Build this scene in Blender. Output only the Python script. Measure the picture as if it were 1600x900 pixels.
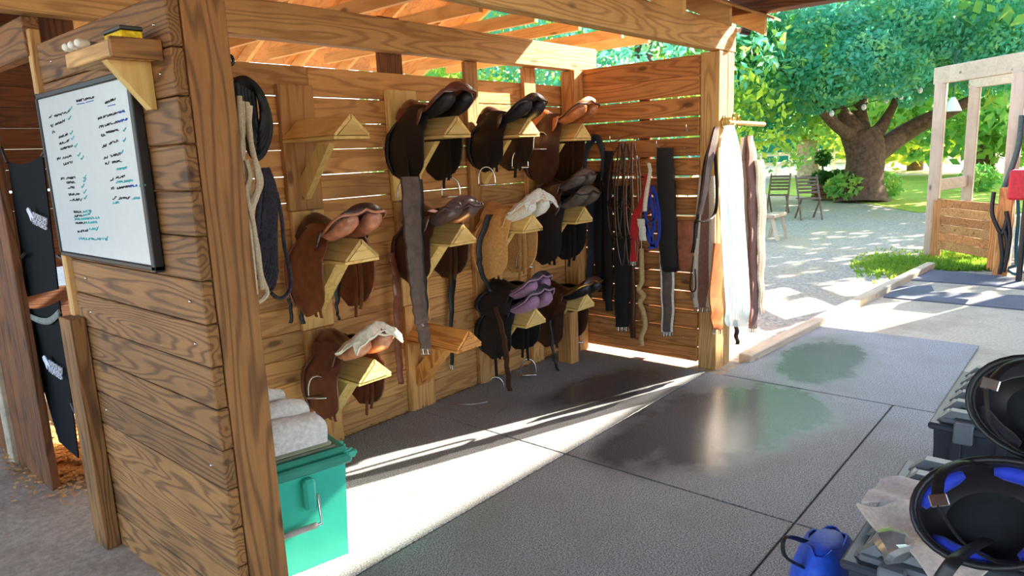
import bpy, bmesh, math, random
import numpy as np
from mathutils import Vector, Matrix
random.seed(7); rng = np.random.default_rng(7)
scn = bpy.context.scene
for o in list(bpy.data.objects): bpy.data.objects.remove(o)
COL = scn.collection
# ------------------------------------------------------------------ camera
CAM = np.array([-0.980, -2.124, 1.607]); YAW, PIT, ROL, FPX = 0.855, -0.188, -0.042, 1090.8
_f = np.array([math.sin(YAW)*math.cos(PIT), math.cos(YAW)*math.cos(PIT), math.sin(PIT)])
_r = np.array([math.cos(YAW), -math.sin(YAW), 0.0]); _u = np.cross(_r, _f)
_R = math.cos(ROL)*_r + math.sin(ROL)*_u; _U = -math.sin(ROL)*_r + math.cos(ROL)*_u
cd = bpy.data.cameras.new('camera'); cam = bpy.data.objects.new('camera', cd); COL.objects.link(cam)
cd.sensor_width = 36; cd.lens = 36*FPX/1600; cd.clip_start = 0.02; cd.clip_end = 400
cam.matrix_world = Matrix(((_R[0], _U[0], -_f[0], CAM[0]), (_R[1], _U[1], -_f[1], CAM[1]), (_R[2], _U[2], -_f[2], CAM[2]), (0, 0, 0, 1)))
scn.camera = cam
def ray(x, y): return _f + _R*(x-800)/FPX - _U*(y-450)/FPX
def on(x, y, ax, val):            # pixel -> point on the plane axis=val
    d = ray(x, y); return CAM + d*(val-CAM[ax])/d[ax]
def dep(x, y, d): return CAM + ray(x, y)*d
# ------------------------------------------------------------------ light
SUN_EL, SUN_AZ = 31.0, 19.0       # azimuth measured from +X towards -Y
w = bpy.data.worlds.new('sky'); scn.world = w; w.use_nodes = True
nt = w.node_tree; bg = nt.nodes['Background']
sky = nt.nodes.new('ShaderNodeTexSky'); sky.sky_type = 'NISHITA'; sky.sun_disc = False
sky.sun_elevation = math.radians(SUN_EL); sky.sun_rotation = math.radians(90+SUN_AZ)
sky.air_density = 1.0; sky.dust_density = 1.5
nt.links.new(sky.outputs[0], bg.inputs[0]); bg.inputs[1].default_value = 0.42
sl = bpy.data.lights.new('sun', 'SUN'); sl.energy = 15.0; sl.angle = math.radians(0.45); sl.color = (1.0, 0.90, 0.72)
so = bpy.data.objects.new('sun', sl); COL.objects.link(so)
_e, _a = math.radians(SUN_EL), math.radians(SUN_AZ)
SUNV = Vector((math.cos(_e)*math.cos(_a), -math.cos(_e)*math.sin(_a), math.sin(_e)))
so.rotation_euler = SUNV.to_track_quat('Z', 'Y').to_euler(); so.location = SUNV*40
scn.view_settings.view_transform = 'Standard'; scn.view_settings.look = 'None'
scn.view_settings.gamma = 1; scn.view_settings.use_curve_mapping = False
scn.view_settings.exposure = 1.05
# ------------------------------------------------------------------ materials
def srgb(r, g, b):
    return tuple(((c/255)/12.92 if c/255 <= .04045 else ((c/255+.055)/1.055)**2.4) for c in (r, g, b)) + (1,)
class N:
    def __init__(s, name):
        s.m = bpy.data.materials.new(name); s.m.use_nodes = True; s.t = s.m.node_tree
        s.b = s.t.nodes['Principled BSDF']
    def n(s, typ, **kw):
        k = s.t.nodes.new('ShaderNode'+typ)
        for a, v in kw.items():
            if a.startswith('i_'): k.inputs[a[2:].replace('_', ' ')].default_value = v
            else: setattr(k, a, v)
        return k
    def l(s, a, b): s.t.links.new(a, b)
    def math(s, op, a, b=None):
        k = s.n('Math', operation=op)
        for i, v in enumerate((a, b)):
            if v is None: continue
            if isinstance(v, (int, float)): k.inputs[i].default_value = v
            else: s.l(v, k.inputs[i])
        return k.outputs[0]
    def mix(s, fac, a, b, bt='MIX'):
        k = s.n('Mix', data_type='RGBA', blend_type=bt)
        for idx, v in ((0, fac), (6, a), (7, b)):
            if isinstance(v, (int, float, tuple)): k.inputs[idx].default_value = v
            else: s.l(v, k.inputs[idx])
        return k.outputs[2]
    def ramp(s, src, p0, p1):
        k = s.n('MapRange'); k.inputs[1].default_value = p0; k.inputs[2].default_value = p1; s.l(src, k.inputs[0]); return k.outputs[0]
    def bump(s, h, st=.3, d=.01):
        k = s.n('Bump'); k.inputs['Strength'].default_value = st; k.inputs['Distance'].default_value = d
        s.l(h, k.inputs['Height']); s.l(k.outputs[0], s.b.inputs['Normal'])
    def coords(s, scale, rnd=True, obj=True):
        tc = s.n('TexCoord'); v = tc.outputs['Object']
        if not obj: v = s.n('NewGeometry').outputs['Position']
        if rnd:
            oi = s.n('ObjectInfo'); cx = s.n('CombineXYZ')
            for i, q in enumerate((37.0, 53.0, 71.0)): s.l(s.math('MULTIPLY', oi.outputs['Random'], q), cx.inputs[i])
            ad = s.n('VectorMath', operation='ADD'); s.l(v, ad.inputs[0]); s.l(cx.outputs[0], ad.inputs[1]); v = ad.outputs[0]
            s.rand = oi.outputs['Random']
        mp = s.n('Mapping'); mp.inputs['Scale'].default_value = scale; s.l(v, mp.inputs[0]); return mp.outputs[0]
    def noise(s, v, scale=1, detail=3, rough=.55):
        k = s.n('TexNoise'); k.inputs['Scale'].default_value = scale; k.inputs['Detail'].default_value = detail
        k.inputs['Roughness'].default_value = rough; s.l(v, k.inputs['Vector']); return k.outputs['Fac']
MATS = {}
def wood(name, light, dark, axis, lines=7.0, contrast=.75, rough=.7, stain=.35):
    key = name+axis
    if key in MATS: return MATS[key]
    k = N('wood_'+key); i = 'xyz'.index(axis)
    sc = [7.0]*3; sc[i] = .7
    v = k.coords(tuple(sc))
    n1 = k.noise(v, 1.0, 2, .4)
    ln = k.math('SINE', k.math('MULTIPLY', n1, lines*15.0))
    ln = k.ramp(ln, .0, 1.0)
    sc2 = [160.0]*3; sc2[i] = 5.0
    fib = k.noise(k.coords(tuple(sc2)), 1, 3, .6)
    sc3 = [5.5]*3; sc3[i] = 2.2
    vo = k.n('TexVoronoi'); vo.inputs['Scale'].default_value = 1.0; k.l(k.coords(tuple(sc3)), vo.inputs['Vector'])
    knot = k.ramp(vo.outputs['Distance'], .13, .06)
    blot = k.ramp(k.noise(k.coords((2.5, 2.5, 2.5)), 1, 4, .6), .42, .75)
    g = k.math('ADD', k.math('MULTIPLY', ln, .7), k.math('MULTIPLY', k.ramp(fib, .3, .7), .4))
    g = k.math('MULTIPLY', g, contrast)
    c = k.mix(g, light, dark)
    c = k.mix(k.math('MULTIPLY', knot, .8), c, tuple(x*.35 for x in dark[:3])+(1,))
    c = k.mix(k.math('MULTIPLY', blot, stain), c, tuple(x*.55 for x in dark[:3])+(1,))
    hv = k.n('HueSaturation'); k.l(c, hv.inputs['Color'])
    k.l(k.math('ADD', k.math('MULTIPLY', k.rand, .45), .78), hv.inputs['Value'])
    k.l(hv.outputs[0], k.b.inputs['Base Color']); k.b.inputs['Roughness'].default_value = rough
    k.bump(k.math('ADD', k.math('MULTIPLY', fib, .5), k.math('MULTIPLY', ln, -.6)), .35, .004)
    MATS[key] = k.m; return k.m
def plain(name, col, rough=.5, metal=0, var=.25, sc=25, bump=.0, spec=.5, coat=0, sheen=0):
    if name in MATS: return MATS[name]
    k = N(name); v = k.coords((sc, sc, sc)); f = k.noise(v, 1, 4, .6)
    d = tuple(x*(1-var) for x in col[:3])+(1,); e = tuple(min(1, x*(1+var)) for x in col[:3])+(1,)
    k.l(k.mix(k.ramp(f, .3, .7), d, e), k.b.inputs['Base Color'])
    k.b.inputs['Roughness'].default_value = rough; k.b.inputs['Metallic'].default_value = metal
    k.b.inputs['Specular IOR Level'].default_value = spec; k.b.inputs['Coat Weight'].default_value = coat
    k.b.inputs['Sheen Weight'].default_value = sheen
    if bump: k.bump(f, bump, .004)
    MATS[name] = k.m; return k.m
def W(kind, ax):
    d = {'part': (srgb(164, 114, 62), srgb(78, 46, 20), 8, .8), 'post': (srgb(160, 110, 60), srgb(70, 42, 20), 5, .7),
         'back': (srgb(214, 156, 92), srgb(150, 92, 44), 5, .7), 'end': (srgb(206, 138, 76), srgb(128, 72, 34), 5, .75),
         'rack': (srgb(240, 204, 128), srgb(206, 152, 76), 4, .6), 'beam': (srgb(222, 176, 112), srgb(150, 98, 50), 6, .65),
         'truss': (srgb(234, 186, 116), srgb(196, 136, 70), 4, .5), 'dark': (srgb(136, 82, 42), srgb(64, 36, 18), 6, .8),
         'grey': (srgb(206, 186, 160), srgb(160, 134, 108), 3, .3), 'deck': (srgb(214, 150, 84), srgb(160, 98, 46), 3, .5),
         'stall': (srgb(92, 52, 26), srgb(40, 22, 12), 6, .7), 'orange': (srgb(236, 166, 88), srgb(168, 88, 36), 6, .8)}[kind]
    return wood(kind, d[0], d[1], ax, d[2], d[3])
def leather(name, c, rough=.42, coat=.15): return plain('leather_'+name, srgb(*c), rough, var=.35, sc=18, bump=.12, coat=coat)
def cloth(name, c, rough=.9): return plain('cloth_'+name, srgb(*c), rough, var=.2, sc=60, bump=.4, sheen=.2)
STEEL = plain('steel', srgb(200, 200, 196), .22, 1.0, .1)
BRASS = plain('brass', srgb(190, 150, 80), .3, 1.0, .1)
BLACKP = plain('black_plastic', srgb(28, 28, 32), .4, var=.2)
# ------------------------------------------------------------------ mesh builder
class MB:
    def __init__(s): s.v = []; s.f = []
    def add(s, vs, fs):
        o = len(s.v); s.v += [tuple(map(float, p)) for p in vs]; s.f += [tuple(i+o for i in f) for f in fs]; return s
    def box(s, x0, x1, y0, y1, z0, z1):
        return s.add([(x, y, z) for x in (x0, x1) for y in (y0, y1) for z in (z0, z1)],
                     [(0, 1, 3, 2), (4, 6, 7, 5), (0, 4, 5, 1), (2, 3, 7, 6), (0, 2, 6, 4), (1, 5, 7, 3)])
    def cbox(s, x0, x1, y0, y1, z0, z1, c=.004, M=None):     # chamfered box
        X = (x0, x1); Y = (y0, y1); Z = (z0, z1); P = []; idx = {}
        for i in (0, 1):
            for j in (0, 1):
                for k in (0, 1):
                    sx, sy, sz = (c if i == 0 else -c), (c if j == 0 else -c), (c if k == 0 else -c)
                    for a, p in (('x', (X[i], Y[j]+sy, Z[k]+sz)), ('y', (X[i]+sx, Y[j], Z[k]+sz)), ('z', (X[i]+sx, Y[j]+sy, Z[k]))):
                        idx[(i, j, k, a)] = len(P); P.append(p)
        F = []; q = idx
        for i in (0, 1):
            F.append([q[(i, 0, 0, 'x')], q[(i, 1, 0, 'x')], q[(i, 1, 1, 'x')], q[(i, 0, 1, 'x')]][::1 if i else -1])
            F.append([q[(0, i, 0, 'y')], q[(1, i, 0, 'y')], q[(1, i, 1, 'y')], q[(0, i, 1, 'y')]][::-1 if i else 1])
            F.append([q[(0, 0, i, 'z')], q[(1, 0, i, 'z')], q[(1, 1, i, 'z')], q[(0, 1, i, 'z')]][::1 if i else -1])
        for j in (0, 1):
            for k in (0, 1):
                F.append([q[(0, j, k, 'y')], q[(1, j, k, 'y')], q[(1, j, k, 'z')], q[(0, j, k, 'z')]])
                F.append([q[(j, 0, k, 'x')], q[(j, 1, k, 'x')], q[(j, 1, k, 'z')], q[(j, 0, k, 'z')]])
                F.append([q[(j, k, 0, 'x')], q[(j, k, 1, 'x')], q[(j, k, 1, 'y')], q[(j, k, 0, 'y')]])
                for i in (0, 1): F.append([q[(i, j, k, 'x')], q[(i, j, k, 'y')], q[(i, j, k, 'z')]])
        if M is not None: P = [tuple(M @ Vector(p)) for p in P]
        return s.add(P, F)
    def prism(s, pts, axis, a0, a1):
        n = len(pts); i = 'xyz'.index(axis)
        def mk(p, a): q = list(p); q.insert(i, a); return q
        vs = [mk(p, a0) for p in pts]+[mk(p, a1) for p in pts]
        return s.add(vs, [tuple(range(n))[::-1], tuple(range(n, 2*n))]+[(k, (k+1) % n, n+(k+1) % n, n+k) for k in range(n)])
    def tube(s, pts, r, n=8, flat=1.0, caps=True):
        pts = [Vector(p) for p in pts]; m = len(pts); R = r if hasattr(r, '__len__') else [r]*m
        t0 = (pts[1]-pts[0]).normalized(); up = Vector((0, 0, 1)) if abs(t0.z) < .9 else Vector((1, 0, 0))
        a = t0.cross(up).normalized(); vs = []
        for i, p in enumerate(pts):
            t = (pts[min(i+1, m-1)]-pts[max(i-1, 0)])
            t = t.normalized() if t.length > 1e-9 else t0
            a = (a-t*a.dot(t)); a = a.normalized() if a.length > 1e-6 else t.orthogonal().normalized(); b = t.cross(a)
            for k in range(n):
                th = 2*math.pi*k/n; vs.append(p+a*R[i]*math.cos(th)+b*R[i]*flat*math.sin(th))
        fs = [(i*n+k, i*n+(k+1) % n, (i+1)*n+(k+1) % n, (i+1)*n+k) for i in range(m-1) for k in range(n)]
        if caps: fs += [tuple(range(n))[::-1], tuple(range((m-1)*n, m*n))]
        return s.add(vs, fs)
    def sheet(s, G, th):              # grid of points -> solid sheet; th = thickness vector or float along normals
        ni, nj = len(G), len(G[0]); A = [[Vector(p) for p in row] for row in G]; B = []
        for i in range(ni):
            row = []
            for j in range(nj):
                if isinstance(th, (int, float)):
                    du = A[min(i+1, ni-1)][j]-A[max(i-1, 0)][j]; dv = A[i][min(j+1, nj-1)]-A[i][max(j-1, 0)]
                    nn = du.cross(dv); nn = nn.normalized() if nn.length > 1e-9 else Vector((0, 0, 1)); row.append(A[i][j]+nn*th)
                else: row.append(A[i][j]+Vector(th))
            B.append(row)
        vs = [p for r in A for p in r]+[p for r in B for p in r]; o = ni*nj; fs = []
        for i in range(ni-1):
            for j in range(nj-1):
                a, b, c, d = i*nj+j, i*nj+j+1, (i+1)*nj+j+1, (i+1)*nj+j
                fs += [(a, b, c, d), (o+d, o+c, o+b, o+a)]
        bd = [(0, j) for j in range(nj)]+[(i, nj-1) for i in range(1, ni)]+[(ni-1, j) for j in range(nj-2, -1, -1)]+[(i, 0) for i in range(ni-2, 0, -1)]
        for k in range(len(bd)):
            a = bd[k][0]*nj+bd[k][1]; b = bd[(k+1) % len(bd)]; b = b[0]*nj+b[1]; fs.append((b, a, o+a, o+b))
        return s.add(vs, fs)
    def ell(s, c, r, n=12, m=8, M=None):
        vs = []; 
        for i in range(m+1):
            ph = math.pi*i/m
            for k in range(n):
                th = 2*math.pi*k/n; p = Vector((r[0]*math.sin(ph)*math.cos(th), r[1]*math.sin(ph)*math.sin(th), r[2]*math.cos(ph)))
                if M is not None: p = M @ p
                vs.append(p+Vector(c))
        return s.add(vs, [(i*n+k, (i+1)*n+k, (i+1)*n+(k+1) % n, i*n+(k+1) % n) for i in range(m) for k in range(n)])
    def mesh(s, name, smooth=None, off=(0, 0, 0)):
        me = bpy.data.meshes.new(name); ox, oy, oz = off
        me.from_pydata([(x-ox, y-oy, z-oz) for x, y, z in s.v], [], s.f)
        bm = bmesh.new(); bm.from_mesh(me); bmesh.ops.remove_doubles(bm, verts=bm.verts, dist=1e-6)
        bmesh.ops.recalc_face_normals(bm, faces=bm.faces); bm.to_mesh(me); bm.free()
        if smooth:
            me.shade_smooth(); me.set_sharp_from_angle(angle=math.radians(smooth))
        me.update(); return me
def T(name, label, cat, loc=(0, 0, 0), rz=0, group=None, kind=None):
    o = bpy.data.objects.new(name, None); COL.objects.link(o); o.location = loc; o.rotation_euler = (0, 0, rz)
    o.empty_display_size = .1; o['label'] = label; o['category'] = cat
    if group: o['group'] = group
    if kind: o['kind'] = kind
    return o
def P(name, mb, mat, parent, smooth=None, world=False, label=None):
    off = tuple(parent['o']) if (world and 'o' in parent) else (tuple(parent.location) if world else (0, 0, 0))
    o = bpy.data.objects.new(name, mb.mesh(name, smooth, off) if isinstance(mb, MB) else mb); COL.objects.link(o)
    o.data.materials.clear() if False else None
    if not o.data.materials: o.data.materials.append(mat)
    o.parent = parent
    if label: o['label'] = label
    return o
def S(name, label, cat, mb, mat, group=None, kind=None, smooth=None):
    A = np.array(mb.v); off = (float((A[:, 0].min()+A[:, 0].max())/2), float((A[:, 1].min()+A[:, 1].max())/2), float(A[:, 2].min()))
    o = bpy.data.objects.new(name, mb.mesh(name, smooth, off)); COL.objects.link(o); o.location = off
    o.data.materials.append(mat); o['label'] = label; o['category'] = cat
    if group: o['group'] = group
    if kind: o['kind'] = kind
    return o
def SP(name, mb, mat, parent, smooth=None):      # sub-part of a part whose mesh sits at parent's origin
    o = bpy.data.objects.new(name, mb.mesh(name, smooth)); COL.objects.link(o); o.data.materials.append(mat); o.parent = parent; return o
def plank(parent, x0, x1, y0, y1, z0, z1, mat, name='plank', c=.004):
    cx, cy, cz = (x0+x1)/2, (y0+y1)/2, (z0+z1)/2
    mb = MB().cbox(x0-cx, x1-cx, y0-cy, y1-cy, z0-cz, z1-cz, c)
    o = bpy.data.objects.new(name, mb.mesh(name)); COL.objects.link(o); o.data.materials.append(mat); o.parent = parent
    pl = parent.location; o.location = (cx-pl[0], cy-pl[1], cz-pl[2]); return o
def smoothpath(pts, n=6):             # Catmull-Rom
    pts = [np.array(p, float) for p in pts]; out = []
    for i in range(len(pts)-1):
        p0, p1, p2, p3 = pts[max(i-1, 0)], pts[i], pts[i+1], pts[min(i+2, len(pts)-1)]
        for k in range(n):
            t = k/n; out.append(.5*((2*p1)+(-p0+p2)*t+(2*p0-5*p1+4*p2-p3)*t*t+(-p0+3*p1-3*p2+p3)*t**3))
    out.append(pts[-1]); return out
# ================================================================== STRUCTURE
PH = .14
# --- ground, slabs, mats
def speck(name, c1, c2, c3, sc, rough=.95, obj=False, bump=.5, big=.8):
    k = N(name); v = k.coords((1, 1, 1), rnd=False, obj=obj)
    f = k.noise(v, sc, 3, .7); g = k.noise(v, big, 4, .6)
    c = k.mix(k.ramp(f, .35, .68), c1, c2); c = k.mix(k.math('MULTIPLY', k.ramp(g, .48, .7), .7), c, c3)
    k.l(c, k.b.inputs['Base Color']); k.b.inputs['Roughness'].default_value = rough; k.bump(f, bump, .01); return k.m
GRAVEL = speck('gravel', srgb(196, 186, 170), srgb(128, 122, 116), srgb(176, 158, 128), 28)
CONC = speck('concrete_dusty', srgb(186, 168, 146), srgb(150, 134, 116), srgb(128, 108, 88), 40, bump=.2, big=2.0)
SLAB = speck('concrete_apron', srgb(206, 194, 172), srgb(172, 160, 140), srgb(150, 136, 116), 50, bump=.2, big=1.5)
GRASSM = speck('lawn', srgb(176, 196, 60), srgb(112, 150, 40), srgb(206, 200, 70), 14, big=.35)
SAND = speck('arena_sand', srgb(244, 228, 208), srgb(226, 206, 184), srgb(214, 196, 176), 20)
def flat(name, label, cat, pts, z, mat, t=.02, kind='structure'):
    return S(name, label, cat, MB().prism([(p[0], p[1]) for p in pts], 'z', z-t, z), mat, kind=kind)
flat('ground', 'grey gravel yard in front of the trees', 'ground', [(-60, -80), (140, -80), (140, 110), (-60, 110)], -.05, GRAVEL, .05)
flat('floor', 'dusty concrete aisle floor under the shelter', 'floor', [(-6, -6), (3.98, -6), (3.98, 4.6), (-6, 4.6)], -.012, CONC, .03)
flat('floor_underlay', 'black joint lines between the rubber mats', 'floor', [(.05, -2.4), (3.59, -2.4), (3.59, 1.23), (.05, 1.23)], -.0112, BLACKP, .0006)
flat('floor_apron', 'pale concrete apron beyond the rubber mats', 'floor', [(3.98, -4.5), (8.6, -4.5), (8.6, -.42), (3.98, -.10)], -.02, SLAB, .025)
pxl = lambda pts, z: [tuple(on(x, y, 2, z)[:2]) for x, y in pts]
flat('lawn', 'sunny yellow-green lawn behind the oak tree', 'lawn', pxl([(1196, 302), (1250, 306), (1300, 310), (1365, 319), (1432, 331), (1600, 331), (1720, 315), (1640, 257), (1330, 257), (1205, 270)], -.035), -.035, GRASSM, .012)
flat('arena', 'pale sand riding arena behind the white rail fence', 'arena', [(37, -6), (60, -6), (66, 40), (40, 40), (33, 14)], -.028, SAND, .02)
def rubber():
    k = N('rubber_mat'); v = k.coords((1, 1, 1), rnd=False, obj=False)
    f = k.noise(v, 150, 2, .7); g = k.noise(v, 3.0, 4, .6)
    wet = None
    def blob(cx, cy, rx, ry, ang):
        mp = k.n('Mapping'); mp.vector_type = 'TEXTURE'; mp.inputs['Location'].default_value = (cx, cy, 0); mp.inputs['Rotation'].default_value = (0, 0, ang); mp.inputs['Scale'].default_value = (rx, ry, 1)
        k.l(v, mp.inputs[0]); sx = k.n('SeparateXYZ'); k.l(mp.outputs[0], sx.inputs[0])
        d = k.math('SQRT', k.math('ADD', k.math('POWER', sx.outputs[0], 2), k.math('POWER', sx.outputs[1], 2)))
        d = k.math('ADD', d, k.math('MULTIPLY', k.math('SUBTRACT', k.noise(v, 4.0, 4, .6), .5), .9))
        d = k.math('ADD', d, k.math('MULTIPLY', k.math('SUBTRACT', f, .5), .8))
        return k.ramp(d, 1.15, .72)
    for a in WETS:
        b = blob(*a); wet = b if wet is None else k.math('MAXIMUM', wet, b)
    c = k.mix(k.ramp(f, .38, .62), srgb(182, 183, 187), srgb(84, 86, 92))
    c = k.mix(k.math('MULTIPLY', k.ramp(g, .45, .7), .45), c, srgb(128, 124, 120))
    c = k.mix(k.math('MULTIPLY', wet, .7), c, srgb(40, 40, 44))
    k.l(c, k.b.inputs['Base Color'])
    k.l(k.math('ADD', .72, k.math('MULTIPLY', wet, -.48)), k.b.inputs['Roughness'])
    bp = k.n('Bump'); k.l(k.math('SUBTRACT', .55, k.math('MULTIPLY', wet, .46)), bp.inputs['Strength']); bp.inputs['Distance'].default_value = .004
    k.l(f, bp.inputs['Height']); k.l(bp.outputs[0], k.b.inputs['Normal']); return k.m
WETS = [(2.75, -.42, .85, .50, .0), (3.15, -.62, .55, .42, .3), (2.95, .42, .62, .27, -.15), (4.35, -.55, .75, .36, .1), (2.2, -.22, .35, .2, 0)]
RUB = rubber()
mats = [(.04, 1.868, -1.195, .018, 'dry grey rubber mat lying in front of the green bin'), (1.875, 3.602, -1.195, .018, 'rubber mat with the wide wet puddle'),
        (.04, 1.868, .028, 1.23, 'rubber mat along the saddle wall under the lower empty rack'), (1.875, 3.602, .028, 1.23, 'rubber mat with a dark wet patch below the hanging girths'),
        (3.61, 5.35, -1.42, -.10, 'rubber mat outside the corner post beside the timber kerb'), (.04, 1.868, -2.42, -1.205, 'rubber mat nearest the viewer under the blue bag'),
        (1.875, 3.602, -2.42, -1.205, 'rubber mat under the dark ribbed storage tote'), (-1.8, .03, -1.195, -.02, 'rubber mat at the foot of the near post')]
for x0, x1, y0, y1, lb in mats[:7]:
    S('rubber_mat', lb, 'mat', MB().cbox(x0, x1, y0, y1, -.011, 0, .003), RUB, group='rubber floor mats')
# --- partition with the whiteboard
wl = T('wall_left', 'aged plank partition that carries the whiteboard', 'wall', (0, 0, 0), kind='structure')
for r in range(15):
    z0 = -.012 if r == 0 else r*PH+.002
    plank(wl, random.uniform(-.003, .002), .038, random.uniform(0, .006), 1.15, z0, (r+1)*PH-.002 + (.012 if r == 14 else 0), W('part', 'y'))
plank(wl, -.02, .02, 1.152, 1.20, -.012, 2.17, W('beam', 'z'), 'batten')
plank(wl, -.066, -.004, 1.07, 1.20, -.012, 1.02, W('part', 'z'), 'batten')
def nails(parent, pts, nrm, r=.006):
    for p in pts:
        mb = MB(); mb.ell((0, 0, 0), (r, r, r), 6, 4); o = P('nail_head', mb, STEEL, parent, 60); o.location = (p[0]-parent.location[0], p[1]-parent.location[1], p[2]-parent.location[2])
nails(wl, [(-.002, y, r*PH+.07) for r in (4, 7, 8, 13, 14) for y in (.09, 1.0)], None)
# --- near post, right post, corner post
S('post_near', 'thick rough brown timber post at the end of the whiteboard partition', 'post', MB().cbox(.042, .182, 0, .14, -.012, 2.245, .005), W('post', 'z'), kind='structure')
S('post_corner', 'square timber post in the back corner behind the tan saddle', 'post', MB().cbox(3.565, 3.685, 1.11, 1.24, -.012, 2.225, .004), W('back', 'z'), kind='structure')
pr = T('post_right', 'sunlit corner post of the end wall with girths hung on it', 'post', (3.70, 0, 0), kind='structure')
plank(pr, 3.705, 3.842, 0, .138, -.05, 2.245, W('beam', 'z'), 'timber'); plank(pr, 3.846, 3.95, .0, .10, -.05, 2.245, W('beam', 'z'), 'timber')
# --- back wall
wb = T('wall_back', 'orange plank wall that carries the saddle racks', 'wall', (0, 1.244, 0), kind='structure')
gapb = {14: .006, 13: .004, 12: .003, 10: .005, 9: .002, 11: .005, 8: .001, 7: .001, 6: .0015, 5: .001, 4: .0015, 3: .001, 2: .0015, 1: .001}
for r in range(15):
    g = gapb.get(r, .003)
    cuts = [.04, 2.035, 3.70] if r % 2 else [.04, 1.29, 3.13, 3.70]
    for a, b in zip(cuts[:-1], cuts[1:]):
        plank(wb, a+.001, b-.001, 1.246+random.uniform(0, .004), 1.282, (-.012 if r == 0 else r*PH+g), (r+1)*PH+(.02 if r == 14 else 0), W('back', 'x'))
for x0, x1, z1, k in ((1.08, 1.29, 2.02, 'back'), (1.80, 2.03, 2.02, 'rack'), (2.475, 2.592, 2.228, 'back'), (3.08, 3.215, 2.228, 'back')):
    plank(wb, x0, x1, 1.208, 1.245, 1.36 if x0 < 2 else -.01, z1, W(k, 'z'), 'backing_board')
    if x0 < 2:
        plank(wb, x0+.01, x1, 1.208, 1.245, .70, 1.357, W('truss', 'z'), 'backing_board'); plank(wb, x0+.02, x1, 1.208, 1.245, -.01, .697, W('back', 'z'), 'backing_board')
plank(wb, 1.83, 2.0, 1.283, 1.33, 1.0, 2.45, W('dark', 'z'), 'stud'); plank(wb, .05, .19, 1.283, 1.33, 1.0, 2.45, W('dark', 'z'), 'stud')
# --- end wall
we = T('wall_end', 'gapped plank end wall hung with girths and bridles', 'wall', (3.692, .14, 0), kind='structure')
pe = 2.235/16
gape = {14: .012, 13: .012, 12: .013, 11: .013, 10: .014, 9: .013, 8: .012, 7: .008, 6: .01, 5: .010, 4: .009, 3: .006, 2: .006, 1: .004}
for r in range(16):
    plank(we, 3.692, 3.728, .142+random.uniform(0, .004), 1.29, (.035 if r == 0 else r*pe+gape.get(r, .003)), (r+1)*pe, W('end', 'y'))
plank(we, 3.729, 3.77, .55, .64, .03, 2.23, W('dark', 'z'), 'stud')
nails(we, [(3.69, y, r*pe+.07) for r in (1, 3, 8, 11, 13) for y in (.25, .9)], None)
# --- beams
S('beam_front', 'long front roof beam ending above the sunlit post', 'beam', MB().cbox(-.05, 3.97, 0, .088, 2.25, 2.44, .005), W('beam', 'x'), kind='structure')
S('beam_back', 'header beam running above the saddle wall', 'beam', MB().cbox(-2.4, 3.93, 1.144, 1.24, 2.231, 2.41, .005), W('beam', 'x'), kind='structure')
S('beam_side', 'header beam over the right hand opening', 'beam', MB().cbox(3.83, 3.97, -5.4, -.004, 2.475, 2.66, .005), W('dark', 'y'), kind='structure')
# aisle roof
ra = T('ceiling', 'board ceiling over the aisle', 'ceiling', (0, -2, 2.67), kind='structure')
for i in range(27):
    y0 = -5.4+i*.2; plank(ra, -6.0, 4.0, y0, y0+.196, 2.672, 2.69, W('dark', 'x'), 'board', .002)
for x in (.6, 1.5, 2.4, 3.3):
    plank(ra, x, x+.04, -5.4, -.01, 2.55, 2.67, W('dark', 'y'), 'joist')
# bay roof: trusses rising away from the yard
SL = .5; Z0 = 2.445
rf = T('ceiling_bay', 'sloping plywood roof on pine trusses above the saddle bay', 'ceiling', (0, 0, Z0), kind='structure')
RY, EY = 2.3, 4.5
RIDGE = SL*RY
for x in (-1.5, -.9, -.3, .3, .9, 1.5, 2.1, 2.7, 3.3, 3.86, 4.5, 4.96):
    if x < 4: P('rafter', MB().prism([(-.25, SL*-.25), (RY, RIDGE), (RY, RIDGE+.12), (-.25, SL*-.25+.12)], 'x', x-.02, x+.02), W('truss', 'y'), rf)
    P('rafter', MB().prism([(RY, RIDGE), (EY, RIDGE-SL*(EY-RY)), (EY, RIDGE-SL*(EY-RY)+.12), (RY, RIDGE+.12)], 'x', x-.02, x+.02), W('truss', 'y'), rf)
    P('tie_beam', MB().prism([(1.25, .12), (3.9, .12), (3.9, .21), (1.25, .21)], 'x', x-.02, x+.02), W('truss', 'y'), rf)
TRL = N('skylight_sheet'); TRL.b.inputs['Base Color'].default_value = (.95, .88, .7, 1); TRL.b.inputs['Transmission Weight'].default_value = .0; TRL.b.inputs['Roughness'].default_value = .6
tr = TRL.n('BsdfTranslucent'); tr.inputs[0].default_value = (.95, .86, .66, 1); mx = TRL.n('MixShader'); mx.inputs[0].default_value = .7
TRL.l(TRL.b.outputs[0], mx.inputs[1]); TRL.l(tr.outputs[0], mx.inputs[2]); TRL.l(mx.outputs[0], TRL.t.nodes['Material Output'].inputs[0])
xs = [-2.2, -1.0, .2, 1.4, 2.28, 2.52, 3.2, 4.0, 5.0]
for i, (a, b) in enumerate(zip(xs[:-1], xs[1:])):
    for y0, y1 in ((-.3, 1.2), (1.2, RY), (RY, 3.4), (3.4, EY)):
        if i == 7 and y0 < 1: continue
        sky_ = (i == 4 and y0 == RY)
        h = lambda y: (SL*y if y <= RY else RIDGE-SL*(y-RY))+.122
        P('skylight_panel' if sky_ else 'plywood_sheet', MB().prism([(y0+.002, h(y0)), (y1, h(y1)), (y1, h(y1)+.015), (y0+.002, h(y0)+.015)], 'x', a+.002, b), TRL.m if sky_ else W('deck', 'y'), rf)
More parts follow.
